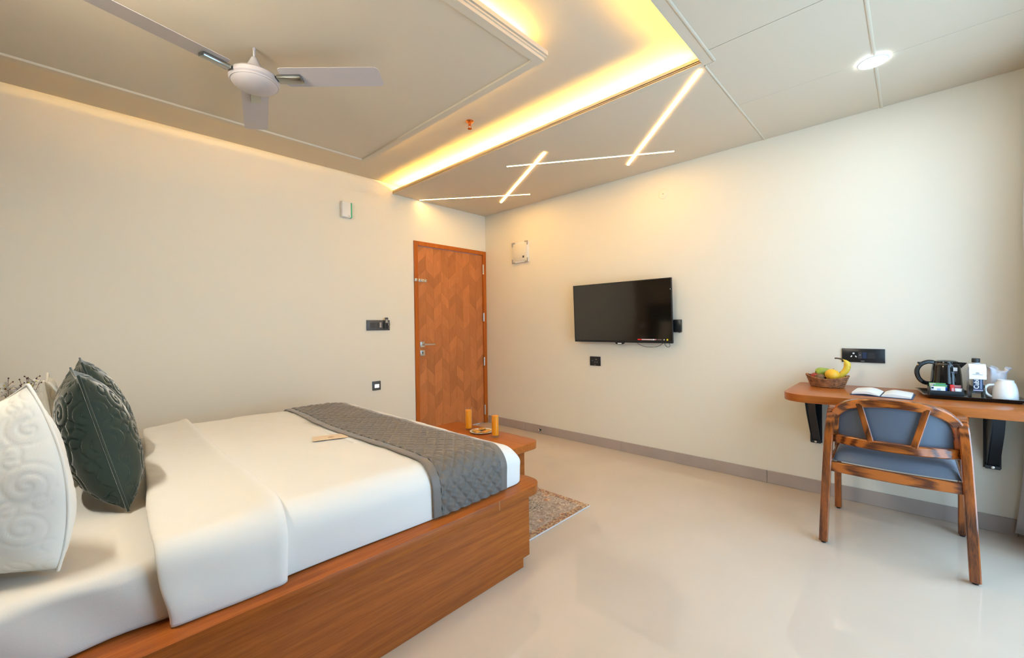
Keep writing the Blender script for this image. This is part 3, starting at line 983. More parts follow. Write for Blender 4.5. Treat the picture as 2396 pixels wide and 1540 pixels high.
add_sweep(bm, [(.024+.010*math.cos(a), -.043, -.008+.012*math.sin(a)) for a in [2*PI*k/16 for k in range(16)]], circ(.0015, 6), closed=True, ups=(0, 1, 0))
fin('ring', bm, CHROME, ky, 60)
for dx, ang in ((.022, -.12), (.030, .16)):
    m_ = Matrix.Translation((dx, -.046, -.018)) @ Matrix.Rotation(ang, 4, 'Y')
    bm = bmesh.new()
    add_lathe(bm, [(0, 0), (.009, 0), (.009, .002), (0, .002)], 14, Matrix.Translation((0, .001, -.006)) @ Matrix.Rotation(PI/2, 4, 'X'))
    add_box(bm, -.003, .003, -.001, .001, -.046, -.012)
    add_box(bm, .003, .006, -.001, .001, -.040, -.035); add_box(bm, .003, .005, -.001, .001, -.032, -.028)
    for v in bm.verts: v.co = m_ @ v.co
    fin('key', bm, CHROME if ang < 0 else mat('brass', (.75, .55, .25), .3, metal=1), ky)
ft = wall_left('foot_light', 'small square dark plate with a lit white lens low on the door wall', 'foot light', 2.0755, .6155)
lbox('plate', ft, -.043, .043, -.044, .044, .0005, .010, DGREYP, .002)
lbox('lens', ft, -.022, .024, -.020, .014, .010, .0115, LED_FOOT, .001, 1)

# ================================================================== BED
ZB = .377
bed = thing('platform_bed', 'teak laminate platform bed frame with overhanging rounded top board', 'bed frame', (.60, 2.39, 0))
bxo, byo = .60, 2.39
def B(x, y): return (x-bxo, y-byo)
BY0, BY1 = 1.385, 3.40
prism('top_board', [B(x, y) for x, y in rrect(-.45, 1.692, BY0, BY1, .09, 8, (.09, 0, 0, .09))], ZB-.046, ZB, LAM, bed, bev=.002)
bm = bmesh.new()
add_box(bm, -.45-bxo, 1.569-bxo, BY0+.003-byo, BY0+.021-byo, .045, ZB-.0462)
fin('side_panel', bm, LAM, bed)
box('side_panel', -.45-bxo, 1.569-bxo, BY1-.021-byo, BY1-.003-byo, .045, ZB-.0462, LAM, bed)
box('foot_panel', 1.551-bxo, 1.569-bxo, BY0+.0215-byo, BY1-.0215-byo, .045, ZB-.0462, LAMY, bed)
box('plinth', -.45-bxo, 1.523-bxo, BY0+.003-byo, BY1-.003-byo, .0005, .0448, LAM, bed)
# edge band joint seen on the side
box('edge_band', 1.3605-bxo, 1.362-bxo, BY0-.0004-byo, BY0+.001-byo, ZB-.044, ZB-.002, mat('pale_edge', (.55, .33, .22), .4), bed)
hb = thing('headboard', 'dark wooden headboard panel against the head wall', 'headboard', (XH+.03, 2.39, 0))
for k in range(4):
    y0 = -1.18+k*.59
    box('headboard_panel', -.0275, .0, y0+.002, y0+.588, .05, 1.24, DARKWOOD, hb, .004)

ROT = -0.016                      # bedding lies very slightly askew
def brot(V):
    c, s = math.cos(ROT), math.sin(ROT)
    x, y = V[..., 0]-.8, V[..., 1]-2.39
    W_ = V.copy()
    W_[..., 0] = .8+c*x-s*y
    W_[..., 1] = 2.39+s*x+c*y
    return W_

def rounded_slab(name, x0, x1, y0, y1, z0, z1, rt, rc, rb, m, wob=None, nseg=12, side_n=8, inner=14, n_edge=60, shell=None, rc_left=None, left_z=None):
    """soft box made of inset rounded rectangle rings; rt top edge radius, rc corner radius.
    shell: thickness of an open bottomed cover instead of a solid; left_z: height at which the -x end stops"""
    prof = []
    for k in range(5):
        a = PI/2*k/4
        prof.append((rb*(1-math.sin(a)), z0+rb*(1-math.cos(a))))
    for k in range(1, side_n):
        prof.append((0, z0+rb+(z1-rt-z0-rb)*k/side_n))
    for k in range(nseg+1):
        a = PI/2*k/nseg
        prof.append((rt*(1-math.cos(a)), z1-rt+rt*math.sin(a)))
    half = min(x1-x0, y1-y0)/2
    for k in range(1, inner+1):
        prof.append((rt+(half-.03-rt)*k/inner, z1))
    if shell:
        prof = [(o+shell*.3 if i == 0 else o, z) for i, (o, z) in enumerate(prof)]
        prof = prof+[(o+shell, max(z-shell*max(0, min(1, (z-z1+rt)/rt)), z0)) for o, z in prof[::-1]]
    rl = rc if rc_left is None else rc_left
    rings = []
    for o, z in prof:
        P = []
        a0, a1, b0, b1 = x0+o, x1-o, y0+o, y1-o
        q, ql = max(rc-o, .004), max(rl-o, .004)
        cs = [(a1-q, b1-q, 0, q), (a0+ql, b1-ql, PI/2, ql), (a0+ql, b0+ql, PI, ql), (a1-q, b0+q, 1.5*PI, q)]
        arcs = []
        for cx, cy, st_, qq in cs:
            arcs.append([(cx+qq*math.cos(st_+PI/2*k/6), cy+qq*math.sin(st_+PI/2*k/6)) for k in range(7)])
        for i in range(4):
            P += arcs[i]
            e0, e1 = arcs[i][-1], arcs[(i+1) % 4][0]
            for k in range(1, n_edge):
                P.append((e0[0]+(e1[0]-e0[0])*k/n_edge, e0[1]+(e1[1]-e0[1])*k/n_edge))
        if left_z:
            P = [((x, min(max(y, y0+.022), y1-.022), max(z, left_z)) if x < a0+.0036 else (x, y, z)) for x, y in P]
        else:
            P = [(x, y, z) for x, y in P]
        rings.append(P)
    V = np.array(rings)
    if wob is not None:
        V = wob(V)
    V = brot(V)
    nv = V.shape[1]
    o = grid_mesh(name, V, m, None, closed_v=True, closed_u=bool(shell))
    me = o.data
    bm = bmesh.new(); bm.from_mesh(me); bm.verts.ensure_lookup_table()
    nr = V.shape[0]
    for i in ((nr//2-1, nr//2) if shell else (0, nr-1)):
        try: bm.faces.new([bm.verts[i*nv+j] for j in range(nv)])
        except ValueError: pass
    bmesh.ops.recalc_face_normals(bm, faces=bm.faces)
    bm.to_mesh(me); bm.free()
    me.shade_smooth()
    return o

def sstep(x, a, b):
    q_ = np.clip((x-a)/(b-a), 0, 1)
    return q_*q_*(3-2*q_)
def wob_matt(V):
    W_ = V.copy()
    x, y, z = V[..., 0], V[..., 1], V[..., 2]
    sid = np.clip((.56-z)/.05, 0, 1)
    W_[..., 1] += sid*.007*np.sin(x*19+z*22+1.2*np.sin(x*7))*np.where(y < 2.39, -1, 1)*(1-sstep(x, .12, .34))
    W_[..., 2] += (.0022*noise2(x*3, y*3)+.0013*noise2(x*11, y*6, 4)*(1-sstep(x, .12, .34)))*sstep(z, .52, .55)
    return W_
MZ = .553
mt = rounded_slab('mattress', XH+.05, 1.47, 1.493, 3.304, ZB+.002, MZ, .035, .07, .02, LINEN2, wob_matt)
tag(mt, 'thick mattress in a white fitted sheet on the teak bed frame', 'mattress')
DZT = .602
def wob_duv(V):
    """gentle unevenness shared by every layer of the bedding; the foot end slumps"""
    W_ = V.copy()
    x, y, z = V[..., 0], V[..., 1], V[..., 2]
    W_[..., 2] += sstep(z, .50, .585)*(.004*noise2(x*2.2, y*2.2, 1)+.0022*noise2(x*6, y*5, 2)+.0009*noise2(x*17, y*12, 3))
    W_[..., 2] -= sstep(z, .42, .60)*.055*np.clip((x-1.34)/.30, 0, 1)**1.6
    W_[..., 1] += np.where(y < 2.39, -1, 1)*np.clip((.56-z)/.1, 0, 1)*.006*np.sin(x*6.3+1.0)*np.clip((.58-z)/.2, 0, 1)
    return W_
dv = rounded_slab('duvet', .40, 1.652, 1.462, 3.335, ZB+.003, DZT, .105, .10, .007, LINEN, wob_duv, nseg=16, inner=18, shell=.011, rc_left=.004, left_z=.5575)
tag(dv, 'smooth white duvet spread over the bed', 'duvet')

def drape_path(off, y0=1.462, y1=3.335, zt=DZT, r=.105, zend=ZB+.004, n=14, ntop=60, nside=14):
    """points (y, z), normals and arc length of a path lying over the bedding, offset outwards"""
    pts, nrm = [], []
    R = r+off
    for k in range(nside):
        z = zend+(zt-r-zend)*k/nside
        pts.append((y0-off, z)); nrm.append((-1, 0))
    for k in range(n+1):
        a = PI/2*k/n
        pts.append((y0+r-R*math.cos(a), zt-r+R*math.sin(a))); nrm.append((-math.cos(a), math.sin(a)))
    for k in range(1, ntop):
        y = y0+r+(y1-y0-2*r)*k/ntop
        pts.append((y, zt+off)); nrm.append((0, 1))
    for k in range(n+1):
        a = PI/2*k/n
        pts.append((y1-r+R*math.sin(a), zt-r+R*math.cos(a))); nrm.append((math.sin(a), math.cos(a)))
    for k in range(1, nside+1):
        z = zt-r-(zt-r-zend)*k/nside
        pts.append((y1+off, z)); nrm.append((1, 0))
    pts, nrm = np.array(pts), np.array(nrm, float)
    s = np.concatenate([[0], np.cumsum(np.hypot(*(np.diff(pts, axis=0).T)))])
    return pts, nrm, s

# turned down strip of the duvet
pts, nrm, s = drape_path(.002)
sN = np.linspace(0, s[-1], 220)
P_ = np.stack([np.interp(sN, s, pts[:, i]) for i in range(2)], 1)
N_ = np.stack([np.interp(sN, s, nrm[:, i]) for i in range(2)], 1)
prof = []
nn = 40
for k in range(nn):                # closed section: (fraction across 0..1, height)
    a = 2*PI*k/nn
    cx_ = .5+.5*np.sign(math.cos(a))*abs(math.cos(a))**.45
    cz_ = .5+.5*np.sign(math.sin(a))*abs(math.sin(a))**.6
    prof.append((cx_, cz_))
V = np.zeros((len(sN), nn, 3))
for i in range(len(sN)):
    f = np.clip(sN[i]/.24, 0, 1)
    f2 = np.clip((s[-1]-sN[i])/.24, 0, 1)
    ff = min(f, f2)
    xl = float(np.interp(P_[i, 0], [1.46, 1.86, 2.53, 3.4], [.163, .183, .230, .294]))+.032*float(np.clip((.56-P_[i, 1])/.18, 0, 1))+.0025*math.sin(sN[i]*9)+.003*math.sin(sN[i]*41)*(1-ff)
    xr = .487+.006*math.sin(sN[i]*4)
    for k, (cx_, cz_) in enumerate(prof):
        hgt = .001+.030*cz_*(1+.25*(1-cx_)*math.sin(sN[i]*31)*(1-ff)) + .006*math.exp(-((cx_-.93)/.08)**2)*(cz_ > .5)
        x = xl+(xr-xl)*cx_
        hgt -= (1-float(sstep(x, .33, .50)))*.032*abs(N_[i, 1])**8+(1-float(sstep(x, .24, .40)))*.012*abs(N_[i, 0])**8
        V[i, k] = (x, P_[i, 0]+N_[i, 0]*hgt, P_[i, 1]+N_[i, 1]*hgt)
zz = V[..., 2]
V = brot(wob_duv(V))
fd = grid_mesh('duvet_fold', V, LINEN, None, closed_v=True, cap_v=True)
tag(fd, 'turned down white strip of duvet next to the dark cushions', 'duvet fold')

# quilted runner
pts, nrm, s = drape_path(.005, ntop=160, nside=26, n=22)
ns = 520
sN = np.linspace(0.006, s[-1], ns)
P_ = np.stack([np.interp(sN, s, pts[:, i]) for i in range(2)], 1)
N_ = np.stack([np.interp(sN, s, nrm[:, i]) for i in range(2)], 1)
RX0, RX1 = 1.050, 1.490
xs = np.linspace(RX0+.042, RX1-.042, 104)
SS, XX = np.meshgrid(sN, xs, indexing='ij')
p = (SS*.82+XX)/.060
q = (SS*.82-XX)/.060
da = np.abs(p-np.round(p)); dbb = np.abs(q-np.round(q))
dd_ = np.minimum(da, dbb)
hgt = .0085*np.clip(dd_/.30, 0, 1)**.42+.0007*np.sin(SS*310+XX*140)
wav = 0.0
V = np.stack([XX-.032*np.exp(-((SS-1.15)/.55)**2), P_[:, 0][:, None]+N_[:, 0][:, None]*(hgt+wav+.001), P_[:, 1][:, None]+N_[:, 1][:, None]*(hgt+wav+.001)], -1)
ru = thing('bed_runner', 'quilted grey bed runner across the foot of the bed', 'bed runner', (1.28, 2.39, DZT))
V = brot(wob_duv(V))-np.array([1.28, 2.39, DZT])
o = grid_mesh('quilted_panel', V, RUNNER, ru)
for (xa, xb) in ((RX0, RX0+.045), (RX1-.045, RX1)):
    V = np.zeros((ns, 14, 3))
    for k in range(14):
        a = 2*PI*k/14
        cx_ = .5+.5*np.sign(math.cos(a))*abs(math.cos(a))**.5
        cz_ = .5+.5*np.sign(math.sin(a))*abs(math.sin(a))**.7
        h_ = .0080*cz_-.0012
        V[:, k, 0] = xa+(xb-xa)*cx_-.032*np.exp(-((sN-1.15)/.55)**2)
        V[:, k, 1] = P_[:, 0]+N_[:, 0]*h_
        V[:, k, 2] = P_[:, 1]+N_[:, 1]*h_
    V = brot(wob_duv(V))-np.array([1.28, 2.39, DZT])
    grid_mesh('border_band', V, RUNNERB, ru, closed_v=True, cap_v=True)

# card on the duvet
cd = thing('welcome_card', 'small tan card lying on the duvet beside the grey runner', 'card', (.950, 2.240, DZT+.0035), math.radians(-20))
V = np.zeros((12, 4, 3))
prism('card_sheet', [(-.085, -.05), (.085, -.05), (.085, .05), (-.085, .05)], .0015, .0022, KRAFT, cd)
prism('printed_mark', [(-.012, -.012), (.018, -.012), (.018, .002), (.004, .012), (-.012, .002)], .0022, .0025, mat('tan_print', (.55, .34, .22), .65), cd)

# ------------------------------------------------------------------ cushions
def swirl_points(n_spots, half, seed, R=.06):
    rg = np.random.default_rng(seed)
    pts = []
    g_ = int(math.sqrt(n_spots))
    step = 2*half/g_
    for i in range(g_):
        for j in range(g_):
            cx_ = -half+step*(i+.5)+rg.uniform(-.12, .12)*step
            cy_ = -half+step*(j+.5)+rg.uniform(-.12, .12)*step
            ph = rg.uniform(0, 2*PI); sg = rg.choice([-1, 1])
            th_ = np.linspace(.4, 4.6*PI, 110)
            rad = step*.50*th_/(4.6*PI)
            pts.append(np.stack([cx_+rad*np.cos(sg*th_+ph), cy_+rad*np.sin(sg*th_+ph)], 1))
            # lobes beside the spiral
            for q_ in range(3):
                a = ph+q_*2.1
                lx, ly = cx_+step*.56*math.cos(a), cy_+step*.56*math.sin(a)
                tt = np.linspace(0, 1.6*PI, 26)
                rad2 = step*.15
                pts.append(np.stack([lx+rad2*np.cos(tt+a), ly+rad2*np.sin(tt+a)], 1))
    return np.concatenate(pts)

def cushion(name, label, w_, h_, th, origin, ey, ez, ex, m, n=140, quilt=None, depth=.004, width=.0035, pinch=.09, pw=.42, grp=None, sag=.0, pinch_b=None):
    """origin: middle of the bottom edge; ey width axis, ez height axis, ex face normal"""
    o = Vector(origin)
    root = thing(name, label, 'cushion', origin, 0, grp)
    ey, ez, ex = Vector(ey).normalized(), Vector(ez).normalized(), Vector(ex).normalized()
    lin = np.sin(np.linspace(-PI/2, PI/2, n))*.85+np.linspace(-1, 1, n)*.15
    U, W2 = np.meshgrid(lin, lin, indexing='ij')
    a = w_/2*U*(1-pinch*(1-W2**2)*U**2)
    b = h_/2*W2*(1-(pinch if pinch_b is None else np.where(W2 > 0, pinch_b, .02))*(1-U**2)*W2**2)
    prof = np.clip((1-U**4)*(1-W2**4), 0, 1)**pw*np.clip((1-U**2)*(1-W2**2), 0, 1)**.18
    prof = prof*(1-.25*np.clip(W2, 0, 1))*(1+sag*np.clip(-W2, 0, 1))
    crease = .006*np.sin(U*9+W2*3)*np.exp(-((np.abs(W2)-.93)/.12)**2)+.006*np.sin(W2*8+1)*np.exp(-((np.abs(U)-.93)/.12)**2)
    zfr = th/2*prof+crease*(prof > .02)*.6
    zbk = -(th/2*prof)+crease*(prof > .02)*.4
    if quilt is not None:
        # quilting follows the surface: use arc lengths over the bulge as coordinates
        def arc(axis):
            dX = np.diff(np.stack([a, b, zfr], -1), axis=axis)
            L_ = np.concatenate([np.zeros((1, n) if axis == 0 else (n, 1)), np.cumsum(np.linalg.norm(dX, axis=-1), axis=axis)], axis=axis)
            return L_-(L_[n//2:n//2+1, :] if axis == 0 else L_[:, n//2:n//2+1])
        Sa, Sb = arc(0), arc(1)
        Q = swirl_points(25, w_/2+.075, quilt)
        flat = np.stack([Sa.ravel(), Sb.ravel()], 1)
        best = np.full(len(flat), 1.0)
        for k in range(0, len(Q), 256):
            dq = ((flat[:, None, :]-Q[None, k:k+256, :])**2).sum(-1).min(1)
            best = np.minimum(best, dq)
        dist = np.sqrt(best).reshape(a.shape)
        gr = depth*np.exp(-(dist/width)**2)*np.clip(prof*4, 0, 1)
        zfr = zfr-gr
        zbk = zbk+gr
    def place(z):
        b2 = b+h_/2
        X = np.zeros(a.shape+(3,))
        for i in range(3):
            X[..., i] = ey[i]*a+ez[i]*b2+ex[i]*z
        return X
    grid_mesh('front_face', place(zfr), m, root)
    grid_mesh('back_face', place(zbk), m, root)
    # piped edge
    ed = [(0, j) for j in range(n)]+[(i, n-1) for i in range(1, n)]+[(n-1, j) for j in range(n-2, -1, -1)]+[(i, 0) for i in range(n-2, 0, -1)]
    XP = place(np.zeros_like(a))
    pp = [tuple(XP[i, j]) for i, j in ed[::3]]
    bm = bmesh.new()
    add_sweep(bm, pp, circ(.0042, 8), closed=True, ups=tuple(ex))
    fin('piping', bm, m, root, 70)
    return root

def lean(deg, yawdeg=0):
    a = math.radians(deg)
    y = math.radians(yawdeg)
    ey = Vector((-math.sin(y), math.cos(y), 0))
    nx = Vector((math.cos(y), math.sin(y), 0))
    ez = Vector((0, 0, math.cos(a)))-nx*math.sin(a)
    ex = nx*math.cos(a)+Vector((0, 0, math.sin(a)))
    return ey, ez, ex
e = lean(13.5, 2)
cushion('velvet_cushion', 'dark green velvet cushion with swirl quilting, nearest on the bed', .46, .49, .21, (.128, 2.195, MZ+.010), *e, VELVET, quilt=3, grp='dark green cushions', depth=.006)
e = lean(15, 0)
cushion('velvet_cushion', 'dark green velvet cushion half hidden behind another dark cushion', .46, .51, .19, (.170, 2.675, MZ+.010), *e, VELVET, quilt=5, grp='dark green cushions', depth=.006)
# the nearest cream cushion is turned towards the camera
ey = Vector((.68, -.73, .0)).normalized()
ez = Vector((-.10, .16, 1)).normalized()
ex = ey.cross(ez).normalized()
if ex.y > 0: ex = -ex
bc = Vector((-.026, 1.612, MZ+.012))-ey*.225
cushion('quilted_cushion', 'cream quilted cushion at the left edge, nearest the camera', .45, .49, .21, tuple(bc), ey, ez, ex, QUILT, quilt=11, grp='cream quilted cushions', depth=.0017, width=.0038, sag=.3, pinch=-.27, pinch_b=.34)
e = lean(6, 0)
cushion('quilted_cushion', 'cream quilted cushion half hidden between the near cream and dark cushions', .46, .435, .10, (-.020, 2.63, MZ+.010), *e, QUILT, quilt=14, grp='cream quilted cushions', depth=.0017, width=.0038)
e = lean(24, 0)
cushion('sleeping_pillow', 'white sleeping pillow leaning on the headboard below the flowers', .52, .40, .12, (-.215, 3.02, MZ+.008), *e, LINEN, n=50)

# ================================================================== RUG, BENCH, SNACK
rg_ = thing('rug', 'beige patterned rug on the floor at the foot of the bed', 'rug', (1.943, 2.362, .0))
box('pile', -.39, .39, -.825, .825, .0005, .009, RUG, rg_, .002, 1)
box('binding', -.39, .39, -.833, -.8255, .0005, .007, RUGEDGE, rg_, .002, 1)
box('binding', -.39, .39, .8255, .833, .0005, .007, RUGEDGE, rg_, .002, 1)

ZT = .430
BX0, BX1, BYa, BYb = 1.735, 2.130, 1.775, 2.635
bn = thing('bench', 'low teak laminate bench with rounded corners at the foot of the bed', 'bench', ((BX0+BX1)/2, (BYa+BYb)/2, .009))
cx0, cy0 = (BX0+BX1)/2, (BYa+BYb)/2
prism('bench_top', [(x-cx0, y-cy0) for x, y in rrect(BX0, BX1, BYa, BYb, .07, 8)], ZT-.045-.009, ZT-.009, LAMY, bn, bev=.002)
for y in (BYa+.055, BYb-.075):
    box('leg_panel', BX0+.03-cx0, BX1-.10-cx0, y-cy0, y+.02-cy0, .0003, ZT-.0455-.009, LAM, bn, .001, 1)
box('shelf', BX0+.03-cx0, BX1-.10-cx0, BYa+.076-cy0, BYb-.076-cy0, .10, .118, LAMY, bn)

def juice_glass(label, x, y):
    th = thing('juice_glass', label, 'glass of juice', (x, y, ZT), 0, 'glasses of orange juice')
    R, H = .0255, .158
    lathe('tumbler', [(0, .0005), (R-.002, .0005), (R, .003), (R, H), (R-.0012, H+.0006), (R-.002, H), (R-.002, .014), (R-.004, .012), (0, .012)], GLASSM, th, 32)
    lathe('juice', [(0, .0125), (R-.0045, .0125), (R-.0022, .0145), (R-.0022, H-.013), (0, H-.012)], JUICE, th, 32)
juice_glass('tall glass of orange juice behind the cookie plate, next to the door', 2.005, 2.352)
juice_glass('tall glass of orange juice in front of the cookie plate', 1.995, 2.063)
px, py = 2.020, 2.228
pt = thing('plate', 'small white plate of cookies on the bench', 'plate', (px, py, ZT))
lathe('dish', [(0, .0005), (.052, .0005), (.060, .003), (.080, .008), (.084, .0100), (.081, .0110), (.070, .0070), (.060, .0055), (0, .0045)], CERAM, pt, 48)
ck = [(-.046, .004, 0, 'leftmost golden cookie on the white plate'), (.004, .040, 0, 'golden cookie at the back of the white plate'), (.046, .006, 0, 'rightmost golden cookie on the white plate, beside the near juice glass'),
      (-.026, -.040, 0, 'golden cookie at the front left of the white plate'), (.026, -.040, 0, 'golden cookie at the front right of the white plate'), (.0, -.002, 1, 'golden cookie on top of the others in the plate')]
proto = None
for i, (a, b, l, lab) in enumerate(ck):
    if proto is None:
        bm = bmesh.new()
        add_lathe(bm, [(0, 0), (.020, 0), (.0235, .003), (.0225, .007), (.016, .0095), (0, .0105)], 30)
        for v in bm.verts:
            an = math.atan2(v.co.y, v.co.x)
            if math.hypot(v.co.x, v.co.y) > .012:
                k = 1+.05*math.cos(an*15)
                v.co.x *= k; v.co.y *= k
            v.co.z += .0006*math.sin(v.co.x*900)*math.cos(v.co.y*800)*(v.co.z > .006)
        proto = o = fin('cookie', bm, COOKIE, None, 60)
    else:
        o = proto.copy(); COL.objects.link(o)
    wx, wy = .688*a+.725*b, -.725*a+.688*b
    o.location = (px+wx, py+wy, ZT+.0075+l*.0125)
    o.rotation_euler = (0, 0, i*.7)
    tag(o, lab, 'cookie', 'cookies on the white plate')

# ================================================================== DESK
ZD = .763
dk = thing('wall_desk', 'wall mounted teak laminate desk board with rounded corner on black brackets', 'desk', (XR, .08, ZD-.045))
fx0, fx1 = 2.925-XR, 2.985-XR       # front edge at the two ends
y0, y1 = -.405-.08, .575-.08
poly = [(-.0006, y1-.02), (-.0006, y0)]
poly += [(fx1+.02, y0), (fx1, y0+.02)]
rad = .13
cxr, cyr = fx0+rad, y1-rad
for k in range(9):
    a = PI-PI/2*k/8
    poly.append((cxr+rad*math.cos(a), cyr+rad*math.sin(a)))
for k in range(5):
    a = PI/2-PI/2*k/4
    poly.append((-.03+.0294*math.cos(a), y1-.03+.03*math.sin(a)))
poly = poly[:-1]
prism('desk_top', poly, .0, .045, LAMY, dk, bev=.002)
for yb in (.485, -.322):
    yl = yb-.08
    br = box('bracket', -.006, -.0006, yl-.034, yl+.034, -.365, -.0005, STEELBK, dk, .001, 1)
    bm = bmesh.new()
    # horizontal arm and tapering web, formed from folded steel
    add_box(bm, -.46, -.0062, yl-.034, yl+.034, -.006, -.0005)
    fin('arm', bm, STEELBK, br)
    web = [(-.0062, -.0062), (-.30, -.0062), (-.21, -.14), (-.028, -.345), (-.0062, -.345)]
    bm = bmesh.new()
    add_prism(bm, web, yl+.020, yl+.024, axis='Y')
    fin('web', bm, STEELBK, br)
    bar('brace', [(-.26, yl-.004, -.008), (-.20, yl-.004, -.13), (-.022, yl-.004, -.345)], .044, .006, STEELBK, br, .0008, ups=[(-1, 0, -1)]*3)
    box('foot_plate', -.030, -.0062, yl-.028, yl+.028, -.365, -.345, STEELBK, br, .001, 1)
    lathe('screw', [(0, 0), (.007, 0), (.007, .003), (0, .004)], CHROME, br, 14, Matrix.Translation((-.0302, yl, -.354)) @ Matrix.Rotation(-PI/2, 4, 'Y'))

# --- fruit basket
bkx, bky = 3.385, .402
bk = thing('fruit_basket', 'oval brown wicker basket at the left end of the desk', 'basket', (bkx, bky, ZD))
rows, stakes = 11, 26
def brim(a):           # rim height: ends raised, long sides dip
    return .055+.022*abs(math.sin(a))**2.2
def brad(f):
    return (.056+.018*f, .086+.024*f)
bm = bmesh.new()
NS = stakes*4
for rI in range(rows):
    f = (rI+.5)/rows
    pts = []
    for k in range(NS):
        a = 2*PI*k/NS
        ra, rb_ = brad(f)
        w_ = .0028*math.cos(a*stakes/2+(rI % 2)*PI)
        pts.append(((ra+w_)*math.cos(a), (rb_+w_)*math.sin(a), .004+f*(brim(a)-.006)))
    add_sweep(bm, pts, circ(.0031, 6), closed=True)
o = fin('weave', bm, WICKER, bk, 60)
bm = bmesh.new()
for k in range(stakes):
    a = 2*PI*(k+.0)/stakes
    (a0, b0), (a1, b1) = brad(0), brad(1)
    add_sweep(bm, [(a0*math.cos(a), b0*math.sin(a), .001), (a1*math.cos(a), b1*math.sin(a), brim(a))], circ(.0022, 5))
fin('stakes', bm, WICKER, bk, 60)
for dd2 in (0, 1):
    pts = []
    for k in range(NS):
        a = 2*PI*k/NS
        ra, rb_ = brad(1.0)
        tw = a*20+dd2*PI
        pts.append(((ra+.003*math.cos(tw))*math.cos(a), (rb_+.003*math.cos(tw))*math.sin(a), brim(a)+.003*math.sin(tw)))
    bm = bmesh.new(); add_sweep(bm, pts, circ(.0034, 6), closed=True)
    fin('rim', bm, WICKER, bk, 60)
lathe('base', [(0, .0005), (.050, .0005), (.050, .004), (0, .004)], WICKER, bk, 32, sy=1.6)

def fruit(name, label, cat, loc, prof, m, rot=(0, 0, 0), seg=28, stem=None, warp=None):
    th = thing(name, label, cat, loc)
    Mx = Matrix.Rotation(rot[2], 4, 'Z') @ Matrix.Rotation(rot[1], 4, 'Y') @ Matrix.Rotation(rot[0], 4, 'X')
    lathe('flesh', prof, m, th, seg, Mx, 180)
    if stem:
        tube('stem', [tuple(Mx @ Vector(p_)) for p_ in stem], .0018, STEMM, th, 6)
    return th
def ball(r_, sq=1.0, dim=0.0, n=14):
    out = []
    for k in range(n+1):
        a = -PI/2+PI*k/n
        rr_ = r_*math.cos(a)
        z = r_*sq*math.sin(a)
        if dim and k == n: z -= dim
        if dim and k == n-1: z -= dim*.35
        out.append((max(rr_, 0), z))
    out[0] = (0, out[0][1]); out[-1] = (0, out[-1][1])
    return out
fruit('orange', 'big yellow orange in front of the fruit basket', 'fruit', (3.379, .374, ZD+.080), ball(.040, .95, .004), ORANGEF, (.5, .3, 0))
fruit('kiwi', 'brown kiwi left of the orange in the basket', 'fruit', (3.362, .438, ZD+.062), ball(.0225, 1.2), KIWI, (1.1, .2, .4))
fruit('apple', 'red apple at the left end of the basket', 'fruit', (3.402, .468, ZD+.062), ball(.026, .92, .005), REDF, (.2, -.3, 0), stem=[(0, 0, .022), (.002, 0, .037)])
pearp = [(0, -.036), (.016, -.034), (.028, -.024), (.032, -.010), (.030, .005), (.022, .022), (.015, .036), (.011, .045), (.004, .049), (0, .0485)]
fruit('pear', 'green pear at the back of the basket', 'fruit', (3.430, .436, ZD+.090), pearp, GREENF, (1.25, 0, .15), stem=[(0, 0, .048), (.001, .002, .062), (.003, .003, .07)])
bn_ = thing('banana', 'ripe banana with brown spots standing at the right of the basket', 'fruit', (3.404, .346, ZD+.058))
bp = crom([(0, -.004, -.026), (0, -.006, -.010), (0, -.018, .022), (0, -.040, .055), (0, -.047, .088), (0, -.036, .112), (0, -.018, .124), (0, .008, .129)], 6)
nb = len(bp)
bs = []
for i in range(nb):
    f = i/(nb-1)
    bs.append(.35+.65*min(1, f/.15) if f < .15 else (1.0 if f < .62 else max(.22, 1-(f-.62)/.20)))
bm = bmesh.new()
add_sweep(bm, bp, [(.0185*math.cos(2*PI*k/10)*(1+.05*math.cos(5*2*PI*k/10)), .0185*math.sin(2*PI*k/10)) for k in range(10)], ups=(1, 0, 0), scales=bs)
fin('peel', bm, BANANA, bn_, 60)
tube('stalk', [tuple(v) for v in bp[-9:]]+[(0, .018, .128)], .0046, STEMM, bn_, 8)

# --- open book
bo = thing('open_book', 'open book with blank pages and navy cover on the desk', 'book', (3.205, .125, ZD), math.radians(-3))
def page_block(sgn, nm):
    nx_ = 18
    top, bot = [], []
    for k in range(nx_+1):
        f = k/nx_
        yy = -sgn*(.004+.120*f)
        zt_ = .006+.023*math.sin(min(1, f*1.7)*PI/2)*(1-.62*f**1.4)+.0015
        if sgn > 0: zt_ = .006+.019*math.sin(min(1, f*2.2)*PI/2)*(1-.72*f**1.2)+.001
        top.append((yy, zt_)); bot.append((yy, .0042+(.010*math.sin(f*PI) if sgn < 0 else 0)*.6))
    poly_ = bot+top[::-1]
    bm = bmesh.new()
    add_prism(bm, poly_, -.105, .105, axis='X')
    return fin(nm, bm, PAPER, bo, 40)
page_block(-1, 'left_pages'); page_block(1, 'right_pages')
bm = bmesh.new()
add_box(bm, -.112, .112, .004, .132, .0004, .0038); add_box(bm, -.112, .112, -.132, -.004, .0004, .0038); add_box(bm, -.112, .112, -.004, .004, .0004, .003)
fin('cover', bm, COVER, bo)

